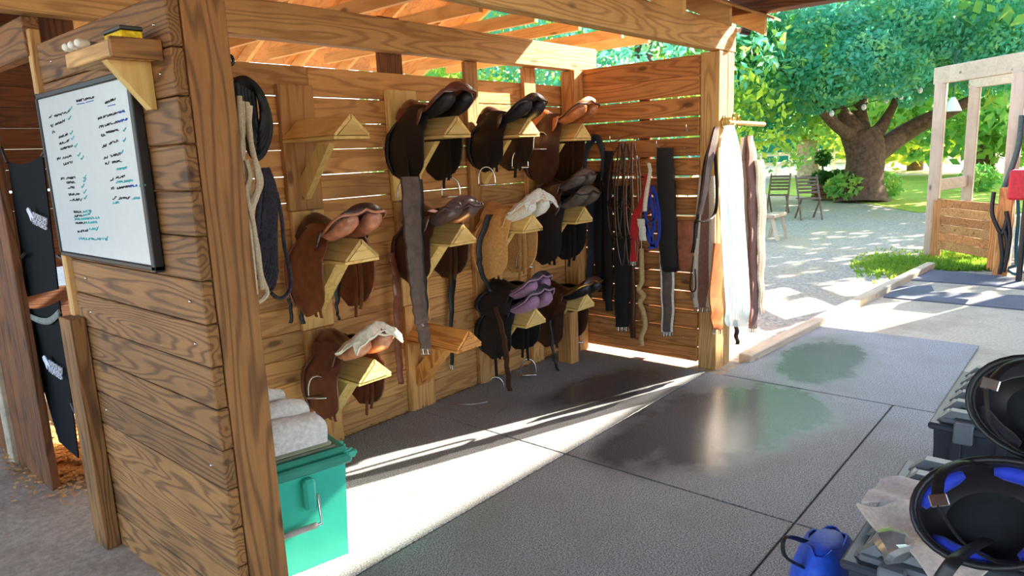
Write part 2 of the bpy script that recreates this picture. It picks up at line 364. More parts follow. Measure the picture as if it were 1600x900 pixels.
# --- stall to the left and behind
ws = T('wall_stall', 'dark brown stall front beside the black stall guard', 'wall', (0, 1.9, 0), kind='structure')
for i in range(15): plank(ws, -.02, .02, 1.93+i*.14, 1.93+i*.14+.136, -.012, 2.05, W('dark', 'z'))
plank(ws, -.03, .03, 1.18, 2.6, 2.07, 2.22, W('part', 'y'), 'lintel')
S('post_stall', 'pale grey square post at the left edge by the stall', 'post', MB().cbox(-.045, .055, 2.5, 2.6, -.012, 2.06, .005), plain('weathered_post', srgb(176, 160, 138), .9, var=.3, sc=12), kind='structure')
wr = T('wall_rear', 'dark plank wall at the back of the stall', 'wall', (0, 4.1, 0), kind='structure')
for r in range(19):
    if r not in (5, 9): plank(wr, -1.6, 2.2, 4.1, 4.14, r*PH*1.08-.012, (r+1)*PH*1.08-.014, W('stall', 'x'))
plank(wr, .9, 2.2, 4.1, 4.14, 5*PH*1.08-.012, 6*PH*1.08-.018, W('stall', 'x')); plank(wr, -1.6, 2.2, 4.1, 4.14, 9*PH*1.08-.012, 10*PH*1.08-.03, W('stall', 'x'))
# --- unseen roofed block added out to the right to shade the aisle floor
bn = T('shade_block', 'tall neighbouring barn beyond the right edge', 'building', (11, -6.92, 0), kind='structure')
mb = MB().box(-4.2, 2.6, -3.5, 3.5, -.05, 5.5); P('wall', mb, W('dark', 'z'), bn)
mb = MB().prism([(-4.0, 5.4), (4.0, 5.4), (4.0, 5.5), (0, 7.3), (-4.0, 5.5)], 'x', -4.5, 2.9); P('roof', mb, plain('metal_roof', srgb(150, 150, 150), .4, .6), bn)
# --- timber kerb
kp = [np.array([3.98, -.10, 0]), np.array([6.4, -.25, 0]), np.array([9.1, -.42, 0])]
kb = T('kerb', 'sunlit timber kerb between gravel and mats', 'kerb', (6, -.2, 0), kind='structure')
for a, b in zip(kp[:-1], kp[1:]):
    d = b-a; L = np.linalg.norm(d); M = Matrix.Translation(Vector((a+b)/2)-Vector((6, -.2, 0))) @ Matrix.Rotation(math.atan2(d[1], d[0]), 4, 'Z')
    P('timber', MB().cbox(-L/2+.01, L/2-.01, -.05, .05, -.05, .055, .008, M), W('grey', 'x'), kb)
# ================================================================== RACKS AND SADDLES
WY = 1.206
def rack(X, z, label, kind='rack', tip=.75, cov=False, bwid=.02):     # z = ridge height
    t = T('saddle_rack', label, 'saddle rack', (X, WY, z), group='wooden saddle racks on the wall'); L = WY-tip
    h, hw = .098, .108
    for s in (-1, 1):
        a = math.atan2(h, hw)
        n = (math.sin(a)*.02*s, math.cos(a)*.02)
        mb = MB().prism([(0+s*.004, 0), (s*hw, -h), (s*hw-n[0]*.9, -h-.006), (s*.004, -.027)], 'y', -L, 0)
        P('sloped_board', mb, W(kind if kind != 'rack' else 'orange', 'y') if cov else W(kind, 'y'), t)
    P('end_block', MB().prism([(0, -.024), (hw-.02, -h-.004), (-hw+.02, -h-.004)], 'y', -L-.004, -L+.04), W(kind, 'x'), t)
    P('base_board', MB().cbox(-hw, hw, -L+.002, 0, -h-.022, -h-.007, .002), W(kind, 'y'), t)
    P('brace', MB().prism([(0, -.30), (0, -.40), (-.02, -.42), (-L+.17, -h-.036), (-L+.27, -h-.036)], 'x', -bwid, bwid), W(kind, 'z'), t)
    return t
COLX = [1.18, 1.913, 2.595, 3.19]
RZ = [1.838, 1.222, .585]
RL = [['empty pine saddle rack at upper left beside the coiled ropes', 'pine rack under the large black saddle with brown cantle', 'pine rack under the black saddle of the top row, third along', 'pine rack under the sunlit tan saddle at the top right'],
      ['pine rack under the shiny brown saddle beside the ropes', 'bright pine rack under the dark plum saddle', 'pine rack under the pale suede saddle', 'pine rack under the folded dark leather saddle'],
      ['brightly sunlit pine rack under the cream trimmed saddle', 'empty orange pine rack low on the wall', 'pine rack under the black and mauve saddle', 'low pine rack in the corner under the round cantled saddle']]
for j in range(3):
    for i in range(4):
        rack(COLX[i]+(0.02 if (i, j) == (0, 2) else 0), RZ[j]-(.03 if i == 3 and j == 0 else 0), RL[j][i], 'orange' if (i, j) == (1, 2) else 'rack', tip=.75+(.03 if i > 1 else 0), bwid=.045 if (j and i < 2) else .02)
S('post_prop', 'short timber prop under the low corner rack', 'post', MB().cbox(3.222, 3.32, .95, 1.08, 0, .41, .004), W('back', 'z'))
SY = .948
def interp(xs, ys, t): return float(np.interp(t, xs, ys))
def loft(stations, n=20):     # stations: list of (y, ztop, halfwidth, drop, thick)
    mb = MB(); vs = []; m = len(stations)
    for y, zt, w, dr, th in stations:
        for k in range(n):
            if k < n//2: u = -1+2*k/(n//2-1); vs.append((w*u, y, zt-dr*abs(u)**2.2+(.006*(1-abs(u))*0)))
            else: u = 1-2*(k-n//2)/(n//2-1); vs.append((w*.94*u, y, zt-dr*abs(u)**2.2-th*(1-.55*abs(u)**3)))
    fs = [(i*n+k, i*n+(k+1) % n, (i+1)*n+(k+1) % n, (i+1)*n+k) for i in range(m-1) for k in range(n)]
    fs += [tuple(range(n)), tuple(range((m-1)*n, m*n))[::-1]]
    return mb.add(vs, fs)
def stirrup(mb_, c, w=.06, h=.12, ang=0, r=.0055):
    ca, sa = math.cos(ang), math.sin(ang); pts = []
    for k in range(13):
        th = math.pi*k/12; x = math.cos(th)*w*(1 if math.sin(th) < .75 else 1); z = -h+.01+(h-.01)*math.sin(th)**.7
        pts.append((c[0]+x*sa, c[1]+x*ca, c[2]+z))
    mb_.tube(pts, r, 7)
    mb_.cbox(-.018, .018, -w-.006, w+.006, -h-.006, -h+.006, .003, Matrix.Translation(c) @ Matrix.Rotation(-ang, 4, 'Z')); return mb_
def ribbon(pts, wdir, w, th):        # flat strap along pts
    wd = Vector(wdir).normalized(); pts = [Vector(p) for p in pts]; G = []
    ws = w if hasattr(w, '__len__') else [w]*len(pts)
    for p, ww in zip(pts, ws): G.append([p-wd*ww/2, p, p+wd*ww/2])
    return MB().sheet(G, th)
def saddle(X, zr, label, seat, flap, panel, trim=None, sc=1.0, lift=0, stir=None, fl=.36, fw=1.35, seatH=.175, pad=None, billets=True, yoff=0, gusset=True, roll=0, buckle=True):
    t = T('saddle', label, 'saddle', (X, SY+yoff, zr+.004), group='saddles on the wall racks')
    t.scale = (sc, sc*.9, sc); t.rotation_euler = (lift, roll, 0)
    ys = [.27, .262, .235, .20, .15, .09, .02, -.05, -.12, -.18, -.225, -.255, -.27, -.276]
    zt = [.035, .075, .108, .118, .105, .078, .064, .07, .096, .132, .160, seatH-.002, seatH-.012, seatH-.03]
    wd = [.03, .055, .075, .085, .09, .092, .100, .118, .140, .152, .150, .128, .085, .045]
    dr = [.02, .045, .065, .075, .070, .055, .045, .042, .046, .052, .056, .052, .04, .02]
    th = [.02, .03, .035, .03, .026, .022, .02, .02, .022, .024, .026, .03, .03, .02]
    s = P('seat', loft(list(zip(ys, zt, wd, dr, th))), seat, t, 50)
    # welt along the cantle rim
    for sg in (-1, 1):
        pts = smoothpath([(sg*wd[k]*1.0, ys[k], zt[k]-dr[k]) for k in range(5, 14)]+[(0, -.277, seatH-.032)], 3)
        SP('welt', MB().tube(pts, .0065, 6), trim or flap, s, 60)
        # skirt
        G = []
        for a in np.linspace(0, 1, 6):
            row = []
            for b in np.linspace(0, 1, 8):
                y = -.06+.27*b; top = interp(ys[::-1], [z-d for z, d in zip(zt, dr)][::-1], y)+.03; wtop = interp(ys[::-1], wd[::-1], y)*.93
                dd = .115*math.sin(math.pi*min(1, .12+.8*b))**.5*a
                row.append((sg*(wtop+.03*a**.8+.012), y+.01*a, top-dd-.01))
            G.append(row)
        P('skirt', MB().sheet(G, .007), seat, t, 60)
        # flap
        G = []
        for a in np.linspace(0, 1, 12):
            row = []
            yf = .17+.085*math.sin(min(1, a*1.25)*math.pi*.62)*fw; yb = -.075-.02*math.sin(a*math.pi)
            sq = 1 if a < .72 else math.sqrt(max(.02, 1-((a-.72)/.285)**2)); c = (yf+yb)/2+.03*a; hw = (yf-yb)/2*sq
            z = .075-(fl+.075)*a
            for b in np.linspace(-1, 1, 9):
                x = .078+.062*min(1, max(0, (.075-z)/.17))**.8+.022*math.sin(a*2.6)+.012*math.cos(b*1.8)-.03*max(0, a-.5)
                row.append((sg*x, c+hw*b, z+.018*abs(b)**2*(-1 if a < .3 else .4)))
            G.append(row)
        f = P('flap', MB().sheet(G, .008), flap, t, 60)
        # knee roll relief and stitched edge
        pts = smoothpath([(sg*(abs(G[i][7][0])+.007), G[i][7][1], G[i][7][2]) for i in range(2, 11, 2)], 3)
        SP('knee_roll', MB().tube(pts, [.004+.008*math.sin(math.pi*k/(len(pts)-1)) for k in range(len(pts))], 6), flap, f, 60)
        # cushion panel under the seat with its full rear end
        pts = [(sg*.045, .22, .05), (sg*.062, .14, .03), (sg*.078, .04, .012), (sg*.083, -.06, .02), (sg*.08, -.14, .047), (sg*.074, -.205, .078), (sg*.068, -.25, .10), (sg*.064, -.274, .108)]
        rr = [.015, .026, .03, .034, .043, .05, .042, .012] if gusset else [.015, .022, .024, .026, .03, .034, .028, .01]
        P('panel', MB().tube(smoothpath(pts, 3), list(np.interp(np.linspace(0, 7, 22), range(8), rr)), 10), panel, t, 70)
        if billets:
            for q, dy in enumerate((.0, .05)):
                pts = [(sg*.128, .02+dy, -.1), (sg*.135, .02+dy, -.25), (sg*.128, .025+dy, -fl+.04), (sg*.12, .03+dy, -fl+.0-.05*q*(sg > 0))]
                P('girth_strap', ribbon(smoothpath(pts, 4), (0, 1, 0), .025, .004), flap, t, 60)
        if stir and (sg in stir):
            lo, an = stir[sg]
            pts = [(sg*.105, .10, .02), (sg*.152, .085, -.1), (sg*.17, .075, -.2), (sg*.172, .072, lo)] if lo < -.2 else [(sg*.105, .10, .02), (sg*.15, .085, -.06), (sg*.165, .08, lo)]
            P('stirrup_leather', ribbon(smoothpath(pts, 4), (0, 1, 0), .026, .006), flap, t, 60)
            P('stirrup_iron', stirrup(MB(), (sg*.178, .075, lo+.008), ang=-.75+an*.3), STEEL, t, 60)
    if pad:
        G = []
        for b in np.linspace(0, 1, 12):
            row = []
            for u in np.linspace(-1, 1, 13):
                y = -.13-.16*b; zz = interp(ys[::-1], zt[::-1], max(-.276, y)); ww = .165-.03*b
                row.append((ww*u, y+.02*math.sin(u*5), zz+.022-.085*abs(u)**2-.02*(b > .9)+.005*math.sin(u*17+b*9)))
            G.append(row)
        P('fleece_cover', MB().sheet(G, .012), pad, t, 60)
    return t
blk = leather('black', (15, 15, 19), .5, .05); blk2 = leather('charcoal', (25, 25, 31), .55, .05); brn = leather('brown', (122, 66, 40), .32, .4); dbr = leather('dark_brown', (64, 36, 27), .4, .25)
red = leather('oxblood', (104, 54, 40), .35, .35); tan = leather('tan', (184, 108, 62), .3, .5); plum = leather('plum', (92, 70, 72), .34, .4); pnk = leather('rose', (206, 134, 104), .34, .3)
sue = cloth('suede_tan', (216, 158, 92)); mauve = cloth('mauve', (150, 108, 142), .7); fleece = cloth('cream_fleece', (238, 222, 200)); white = cloth('white_pad', (226, 222, 214)); gryl = leather('grey_worn', (98, 84, 80), .5, .1); slt = cloth('light_blue_grey', (158, 178, 190), .7)
C = COLX
saddle(C[1], RZ[0], 'large black saddle with a brown cantle on the top row, long girth below it', red, blk, blk, trim=red, stir={-1: (-.36, .2), 1: (-.36, .2)}, fl=.37, seatH=.185)
saddle(C[2], RZ[0]-.02, 'black saddle with bright stirrups between the large black and the tan saddle', dbr, blk, blk2, stir={-1: (-.30, .3), 1: (-.20, .2)}, sc=.97, fl=.33)
saddle(C[3], RZ[0]-.03, 'sunlit glossy tan saddle at the top right corner', tan, dbr, tan, stir={-1: (-.06, .5)}, fl=.42, sc=1.0)
saddle(C[0], RZ[1], 'shiny brown saddle with pale cantle end in the middle row beside the ropes', dbr, brn, pnk, trim=pnk, fl=.40, sc=1.04)
saddle(C[1], RZ[1]+.002, 'dark plum saddle on the bright rack behind the long hanging girth', plum, dbr, plum, fl=.36, seatH=.145, sc=1.03)
saddle(C[2], RZ[1]-.04, 'pale suede saddle with a white cantle pad in the middle row', sue, sue, white, trim=white, fl=.40, pad=white, stir={1: (-.25, .2)})
saddle(C[3], RZ[1]-.01, 'dark saddle in the middle row next to the end wall', gryl, blk2, gryl, fl=.42, seatH=.15)
saddle(C[3]-.01, RZ[1]+.12, 'worn grey-brown saddle stacked on the dark one near the end wall', gryl, dbr, gryl, fl=.20, sc=.92, seatH=.16, billets=False)
saddle(C[0]+.02, RZ[2], 'dark red saddle with a cream fleece cantle on the lowest left rack', red, red, pnk, trim=fleece, pad=fleece, fl=.36, stir={-1: (-.10, .4)})
saddle(C[2], RZ[2]-.03, 'black synthetic saddle with mauve cushions on the low row', blk, blk2, mauve, trim=mauve, fl=.34, seatH=.20, stir={-1: (-.46, .25), 1: (-.42, .25)})
saddle(C[2]-.005, RZ[2]+.075, 'second black saddle with mauve cushions stacked above the first', blk, blk2, mauve, trim=mauve, fl=.16, seatH=.19, sc=.97, billets=False)
saddle(C[3], RZ[2]-.045, 'black saddle with a round studded cantle low in the corner', dbr, dbr, blk, trim=BRASS, fl=.38, sc=1.0, stir={1: (-.3, .2)})
# ================================================================== HANGING STRAPS
def pstrap(name, label, cat, rows, mat, ax, val, th=.01, wave=.006, buckle=None, group=None, edge=None, edgew=.75, hook=True, parts=()):
    """rows: (y, xl, xr) in photo pixels on the plane axis=val; becomes a hanging strap with thickness"""
    rows = [np.array(r, float) for r in rows]; fine = smoothpath(rows, 5); G = []
    nrm = np.zeros(3); nrm[ax] = -1.0
    for i, (y, xl, xr) in enumerate(fine):
        a, b = on(xl, y, ax, val), on(xr, y, ax, val); o = nrm*(wave*math.sin(i*1.1+xl))
        G.append([a+o, a*.75+b*.25+o+nrm*.003, (a+b)/2+o+nrm*.005, a*.25+b*.75+o+nrm*.003, b+o])
    A = np.array([p for r in G for p in r]); loc = ((A[:, 0].min()+A[:, 0].max())/2, (A[:, 1].min()+A[:, 1].max())/2, A[:, 2].min())
    t = T(name, label, cat, loc, group=group)
    P('strap', MB().sheet(G, tuple(nrm*th)), mat, t, 50, True)
    if edge is not None:
        for j, off in ((0, 0), (4, 0)): P('edging', MB().tube([g[j]+nrm*th*.5 for g in G], th*edgew, 8), edge, t, 60, True)
    if buckle:
        g = G[-1]; w = np.linalg.norm(g[4]-g[0]); d = (g[4]-g[0])/w
        for s in buckle:
            c = g[0]+(g[4]-g[0])*s+nrm*th*.5; mb = MB(); hw = .017; hh = .03
            q = [c-d*hw, c+d*hw, c+d*hw+np.array([0, 0, -hh]), c-d*hw+np.array([0, 0, -hh])]
            for k in range(4): mb.tube([q[k], q[(k+1) % 4]], .0035, 6)
            mb.tube([c, c+np.array([0, 0, -hh*1.1])+nrm*.006], .0025, 6)
            P('buckle', mb, STEEL, t, 60, True)
    return t
def ptube(name, label, cat, lines, mats_, ax, val, r, group=None, part='strand', n=6, sp=5, flat=1.0):
    """lines: list of pixel polylines (x, y[, plane offset])"""
    allp = []; L = []
    for ln in lines:
        q = smoothpath([on(p[0], p[1], ax, val-(p[2] if len(p) > 2 else 0)) for p in ln], sp); L.append(q); allp += q
    A = np.array(allp); loc = ((A[:, 0].min()+A[:, 0].max())/2, (A[:, 1].min()+A[:, 1].max())/2, A[:, 2].min())
    t = T(name, label, cat, loc, group=group)
    for i, q in enumerate(L):
        P(part, MB().tube(q, r[i % len(r)] if hasattr(r, '__len__') else r, n, flat), mats_[i % len(mats_)], t, 60, True)
    return t
# long girth in front of the wall, between the racks
pstrap('girth', 'long worn dark leather girth hanging from the large black saddle', 'girth', [(276, 626, 652), (330, 628, 654), (400, 634, 656), (460, 641, 661), (500, 647, 666), (520, 652, 669), (545, 656, 671)], leather('worn', (92, 74, 66), .6), 1, .86, .016, buckle=(.25, .75))
pstrap('strap', 'thin black strap beside the long worn girth', 'strap', [(280, 652, 660), (380, 655, 662), (470, 662, 668), (500, 664, 668)], blk, 1, .90, .006)
pstrap('strap', 'reddish brown strap dropping to the floor between the lowest two left racks', 'strap', [(395, 605, 615), (430, 612, 622), (480, 615, 626), (560, 618, 628), (600, 622, 630)], brn, 1, 1.17, .006)
pstrap('strap', 'black strap with a pale buckle hanging under the plum saddle', 'strap', [(380, 698, 708), (440, 700, 711), (500, 702, 707), (570, 703, 708)], blk, 1, 1.205, .006, buckle=(.5,))
pstrap('strap', 'curved dark strap hanging between the plum and the suede saddle', 'strap', [(335, 760, 770), (370, 748, 756), (400, 744, 752), (430, 750, 757), (455, 764, 770)], blk, 1, .98, .006)
pstrap('strap', 'brown stirrup strap hanging in front of the black and mauve saddle', 'strap', [(480, 772, 778), (530, 785, 792), (580, 790, 797), (611, 793, 800)], dbr, 0, 2.39, .006)
pstrap('strap', 'narrow black strap tail below the shiny brown saddle, left one', 'strap', [(465, 448, 453), (485, 452, 457), (505, 451, 456)], blk2, 1, 1.15, .005)
pstrap('strap', 'narrow dark strap tail below the shiny brown saddle, right one', 'strap', [(470, 464, 470), (488, 468, 474), (506, 469, 476)], blk2, 1, 1.15, .005)
pstrap('strap', 'black strap curling down right of the shiny brown saddle', 'strap', [(440, 522, 531), (465, 523, 530), (485, 524, 528), (500, 528, 532)], blk, 1, 1.12, .005)
pstrap('strap', 'dark strap trailing from the corner saddle to the floor', 'strap', [(500, 858, 863), (550, 862, 866), (575, 868, 872), (592, 876, 880)], blk, 1, .95, .006)
ptube('wire', 'loose pale wire lying on the mat under the long stirrup', 'wire', [[(700, 631, 0), (735, 632, 0), (762, 628, 0)], [(795, 633, 0), (785, 640, 0), (778, 645, 0)]], [STEEL], 2, .006, .002)
# ropes beside the near post
bro = plain('rope_black', srgb(26, 28, 32), .6, var=.5, sc=90, bump=.5); wro = plain('rope_white', srgb(216, 200, 172), .9, var=.2, sc=120, bump=.5); nro = plain('rope_flecked', srgb(48, 46, 58), .85, var=.8, sc=70, bump=.5)
YR = .62
ln = []
for k in range(16):
    s_ = 1-.05*k; v_ = 1-.032*k
    base = [(366, 126), (384, 123, .02), (404, 140, .03), (418, 172, .03), (422, 205, .03), (412, 238, .02), (398, 247), (384, 220), (372, 170), (366, 127)]
    ln.append([(396+(q[0]-396)*s_+k*.5, 186+(q[1]-186)*v_-k*.8, (q[2] if len(q) > 2 else 0)+.012*(k % 3)) for q in base])
ptube('bridle_coil', 'thick black coil of reins hanging beside the near post', 'coil', ln, [bro], 1, YR, .0125, part='loop')
ln = [[(378, 158), (381, 200), (376, 240), (388, 280), (392, 340), (402, 385), (408, 430), (417, 455), (412, 466), (403, 472)], [(386, 160), (390, 200, .02), (394, 235, .03), (402, 260, .03), (408, 285, .02), (402, 305), (394, 330), (388, 370), (392, 400)],
      [(391, 165), (389, 205), (398, 250, .04), (403, 290, .04), (396, 312, .03), (390, 350), (396, 420), (400, 460)], [(374, 150), (376, 190), (380, 230), (379, 270), (386, 320), (389, 365), (391, 400)], [(385, 250, .02), (391, 275, .03), (385, 300, .02), (392, 330, .02), (399, 372), (405, 420), (410, 452)]]
ptube('lead_rope', 'cream lead ropes knotted and hanging beside the near post', 'rope', ln, [wro], 1, .55, .0105, part='strand')
ln = []
for k in range(9):
    o = k*2.6; ln.append([(412+o*.3, 262), (414+o*.8, 300), (410+o*1.0, 345+k*3), (404+o*1.3, 385+k*6), (400+o*.9, 405+k*6), (398+o*.2, 380+k*3), (404+o*.1, 320), (411, 264)])
ln += [[(432, 300), (440, 340), (444, 380), (452, 420), (455, 445), (446, 462), (435, 466), (424, 458)], [(402, 430), (414, 446), (428, 440), (434, 420)]]
ptube('hay_net', 'bundle of dark flecked rope hanging under the black coil', 'rope', ln, [nro], 1, .63, .0085, part='loop')
S('hook', 'black iron hook on the near post above the coil', 'hook', MB().tube(smoothpath([on(352, 86, 0, .183), on(362, 88, 0, .20), on(364, 99, 0, .20), on(357, 103, 0, .19)], 5), .005, 8), BLACKP, smooth=60)
# hooks carrying ropes: a peg bar screwed to the partition's inner face
pg = T('peg', 'long iron peg that carries the coil and ropes beside the near post', 'peg', (.3, .62, 1.9))
P('bar', MB().tube([(.04, .62, 1.93), (.62, .62, 1.90)], .008, 8), BLACKP, pg, 60, True); P('plate', MB().cbox(.038, .046, .57, .67, 1.86, 2.0, .002), BLACKP, pg, None, True)
# --- end wall collection (plane X = 3.66 and nearer)
GE = 'tack hanging on the end wall'
XE = 3.665
ln = []
for k in range(8):
    o = k*1.1; ln.append([(922+o, 214+o*.6), (914+o*.6, 235), (911+o*.4, 265), (916+o*.5, 295-k), (928+o*.3, 300-k), (941-o*.4, 280), (945-o*.5, 245), (936-o*.5, 214+o*.4), (924+o, 213+o*.6)])
ptube('hose_coil', 'dark blue-black coil of lunge line at the left of the end wall', 'coil', ln, [plain('rope_navy', srgb(40, 48, 66), .55, var=.4, sc=60)], 0, XE, .011, GE, 'loop')
pstrap('girth', 'navy strap hanging straight down below the coil', 'girth', [(298, 918, 930), (380, 920, 931), (440, 916, 926), (480, 914, 923)], cloth('navy', (40, 50, 70)), 0, XE, .012, group=GE)
pstrap('girth', 'wide near-black girth hanging behind the bridles, left of the buckled one', 'girth', [(300, 940, 956), (380, 940, 957), (450, 942, 956), (470, 944, 954)], blk, 0, XE, .016, group=GE)
pstrap('girth', 'short charcoal girth hanging between the coil and the bridles', 'girth', [(236, 946, 958), (300, 944, 957), (400, 946, 958), (486, 948, 957)], blk2, 0, XE-.02, .014, group=GE)
pstrap('girth', 'narrow black girth just right of the navy strap', 'girth', [(268, 930, 941), (340, 931, 942), (420, 930, 940), (456, 931, 939)], blk, 0, XE-.025, .014, group=GE)
pstrap('girth', 'dark girth with three white metal buckles at its end', 'girth', [(290, 962, 984), (380, 962, 985), (455, 962, 984), (510, 964, 983)], blk2, 0, XE-.03, .02, group=GE, buckle=(.2, .5, .85))
pstrap('strap', 'dark brown stirrup leather next to the buckled girth', 'strap', [(395, 986, 993), (460, 985, 993), (528, 986, 993)], dbr, 0, XE-.05, .012, group=GE)
for i, (a, lb, m) in enumerate(((0, 'brown leather bridle hanging leftmost of the bridle bunch', dbr), (14, 'dark bridle with long cheekpieces in the middle of the bunch', leather('bridle', (70, 48, 34))), (28, 'reddish brown bridle hanging rightmost of the bunch', brn))):
    L = [[(968+a*.7, 226), (956+a, 250), (950+a, 300), (952+a, 350), (958+a, 372)], [(970+a*.7, 226), (976+a*.8, 260), (972+a, 310), (968+a, 360), (960+a, 374)], [(952+a, 262), (962+a, 272), (975+a*.8, 262)], [(951+a, 318), (960+a, 330), (971+a, 316)],
         [(968+a*.7, 222), (960+a, 300), (964+a, 380), (972+a*.8, 415), (976+a*.7, 380), (974+a*.8, 300), (972+a*.7, 224)]]
    t = ptube('bridle', lb, 'bridle', L, [m], 0, XE-.07-.02*i, .0075, GE, 'strap', 6, 5, .5)
    mb = MB()
    for px, py in ((958+a, 372), (952+a, 318)):
        c = on(px, py, 0, XE-.08-.02*i); mb.tube([c+np.array([0, .018*math.cos(q), .018*math.sin(q)]) for q in np.linspace(0, 2*math.pi, 13)], .003, 6)
    P('bit_ring', mb, STEEL, t, 60, True)
pstrap('strap', 'bright red nylon strap with a metal clip', 'strap', [(272, 1008, 1016), (305, 1004, 1014), (340, 988, 1000), (380, 987, 998), (408, 985, 996)], cloth('red', (190, 28, 40)), 0, XE-.1, .012, group=GE, buckle=(.5,))
pstrap('strap', 'cream strap looped over the red one', 'strap', [(254, 1006, 1010), (256, 1012, 1017), (272, 1013, 1018), (300, 1008, 1014), (330, 1005, 1011)], fleece, 0, XE-.12, .008, group=GE)
pstrap('strap', 'short white webbing end beside the red strap', 'strap', [(342, 996, 1007), (360, 999, 1009), (376, 1000, 1010)], white, 0, XE-.12, .008, group=GE)
L = [[(1016, 290), (1012, 320), (1008, 345), (1018, 372), (1024, 388)], [(1020, 290), (1026, 325), (1020, 350), (1018, 385)], [(1008, 340), (1018, 348), (1030, 338)], [(1014, 300), (1020, 330), (1022, 360)], [(1024, 300), (1030, 340), (1028, 375), (1014, 388)], [(1010, 350), (1016, 380), (1028, 385)]]
ptube('halter', 'bright blue nylon halter on the end wall', 'halter', L, [cloth('blue', (38, 62, 170))], 0, XE-.08, .014, GE, 'webbing', 6, 5, .35)
L = [[(1002, 388), (1003, 430), (1003, 440), (998, 452), (1006, 462), (1000, 472), (1006, 490), (1008, 510), (1002, 526), (1003, 540)]]
t = ptube('fleece_rope', 'knotted tan sheepskin roll hanging on a cord', 'rope', L, [cloth('tan_fleece', (190, 156, 106))], 0, XE-.05, [.02], GE, 'roll', 8)
P('cord', MB().tube([on(1001, 300, 0, XE-.05), on(1003, 440, 0, XE-.05)], .004, 6), wro, t, 60, True)
pstrap('girth', 'wide black padded girth hanging in the middle of the end wall', 'girth', [(231, 1029, 1052), (300, 1030, 1056), (380, 1033, 1059), (415, 1036, 1060), (424, 1041, 1060)], blk2, 0, XE-.04, .03, group=GE)
pstrap('girth', 'dark elastic girth with white edging and buckled end below the padded girth', 'girth', [(330, 1034, 1050), (420, 1034, 1052), (480, 1036, 1052), (518, 1036, 1050)], gryl, 0, XE-.005, .014, group=GE, buckle=(.15, .5, .85), edge=white)
pstrap('leather_pad', 'pinkish brown leather pad hanging by the corner post', 'pad', [(345, 1061, 1085), (380, 1060, 1086), (408, 1062, 1085), (422, 1066, 1080)], leather('rosewood', (158, 92, 66), .5), 0, XE-.01, .02, group=GE)
t = ptube('strap', 'thin brown loop with a silver snap by the corner post', 'strap', [[(1084, 400), (1080, 425), (1078, 450), (1083, 456), (1087, 448), (1086, 420)]], [dbr], 0, XE-.03, .006, GE, 'loop')
mb = MB(); c = on(1081, 462, 0, XE-.04); mb.tube([c+np.array([0, .014*math.cos(q), .02*math.sin(q)]) for q in np.linspace(0, 2*math.pi, 13)], .004, 6); P('snap', mb, STEEL, t, 60, True)
for i, (px, py) in enumerate(((930, 212), (970, 222), (1012, 252), (1042, 230), (1088, 205))):
    c = on(px, py, 0, 3.69); S('hook', 'small steel hook carrying the %s' % ('dark blue-black coil', 'bunch of bridles', 'red and cream straps', 'wide black padded girth', 'leather by the corner post')[i], 'hook', MB().tube(smoothpath([c+np.array([0, 0, .02]), c+np.array([-.12, 0, .0]), c+np.array([-.15, 0, .015]), c+np.array([-.155, 0, .045])], 4), .004, 6), STEEL, smooth=60)
# --- around the sunlit post (hang on its faces and on a rail)
GP = 'girths hung on the sunlit corner post'
rl = T('peg_rail', 'pale wooden peg rail on the sunlit post carrying girths', 'rail', (3.95, -.07, 1.76))
P('bar', MB().tube([(3.70, -.07, 1.765), (4.34, -.07, 1.755)], .016, 10), W('rack', 'x'), rl, 60, True); P('bracket', MB().cbox(3.74, 3.82, -.07, 0.0, 1.73, 1.80, .004), W('rack', 'y'), rl, None, True)
mb = MB()
for px, py in ((1131, 190), (1147, 186), (1154, 190)):
    c = on(px, py, 1, -.08); mb.tube([c+np.array([.03*math.cos(q), 0, .04*math.sin(q)]) for q in np.linspace(0, 5.2, 14)], .005, 6)
P('hook', mb, BRASS, rl, 60, True)
brg = cloth('brown_webbing', (150, 112, 88)); mvb = cloth('mauve_brown', (134, 92, 84))
pstrap('girth', 'mauve-brown girth edged with white fleece on the inner face of the sunlit post', 'girth', [(275, 1098, 1112), (330, 1094, 1114), (400, 1090, 1114), (450, 1088, 1113), (480, 1090, 1108)], mvb, 0, 3.67, .02, group=GP, edge=plain('fleece_roll', srgb(214, 200, 184), .95, var=.15, sc=80, bump=.8), edgew=1.25, buckle=(.1, .5, .9))
pstrap('girth', 'orange-brown leather girth behind the fleece edged one', 'girth', [(380, 1114, 1124), (430, 1110, 1126), (480, 1108, 1127), (515, 1112, 1127)], leather('cognac', (176, 98, 48), .5), 1, -.03, .012, group=GP, buckle=(.2, .8))
L = [[(1118, 200), (1110, 225), (1101, 255), (1096, 300), (1090, 340), (1087, 372)], [(1116, 225), (1120, 290), (1119, 325), (1112, 340), (1098, 346), (1088, 344)], [(1087, 350), (1085, 380), (1082, 395)]]
ptube('bridle', 'black leather rein looping across the white fleece girth', 'bridle', L, [blk], 1, -.05, .012, GP, 'rein', 6, 6, .5)
pstrap('girth', 'dark purple-brown girth hanging at the left of the plastic bag', 'girth', [(198, 1115, 1121), (215, 1109, 1119), (245, 1102, 1112), (280, 1097, 1106), (310, 1093, 1100), (335, 1090, 1096)], leather('aubergine', (88, 62, 62), .55), 1, -.07, .014, group=GP)
PLB = N('clear_plastic'); PLB.b.inputs['Base Color'].default_value = srgb(214, 236, 244); PLB.b.inputs['Roughness'].default_value = .25
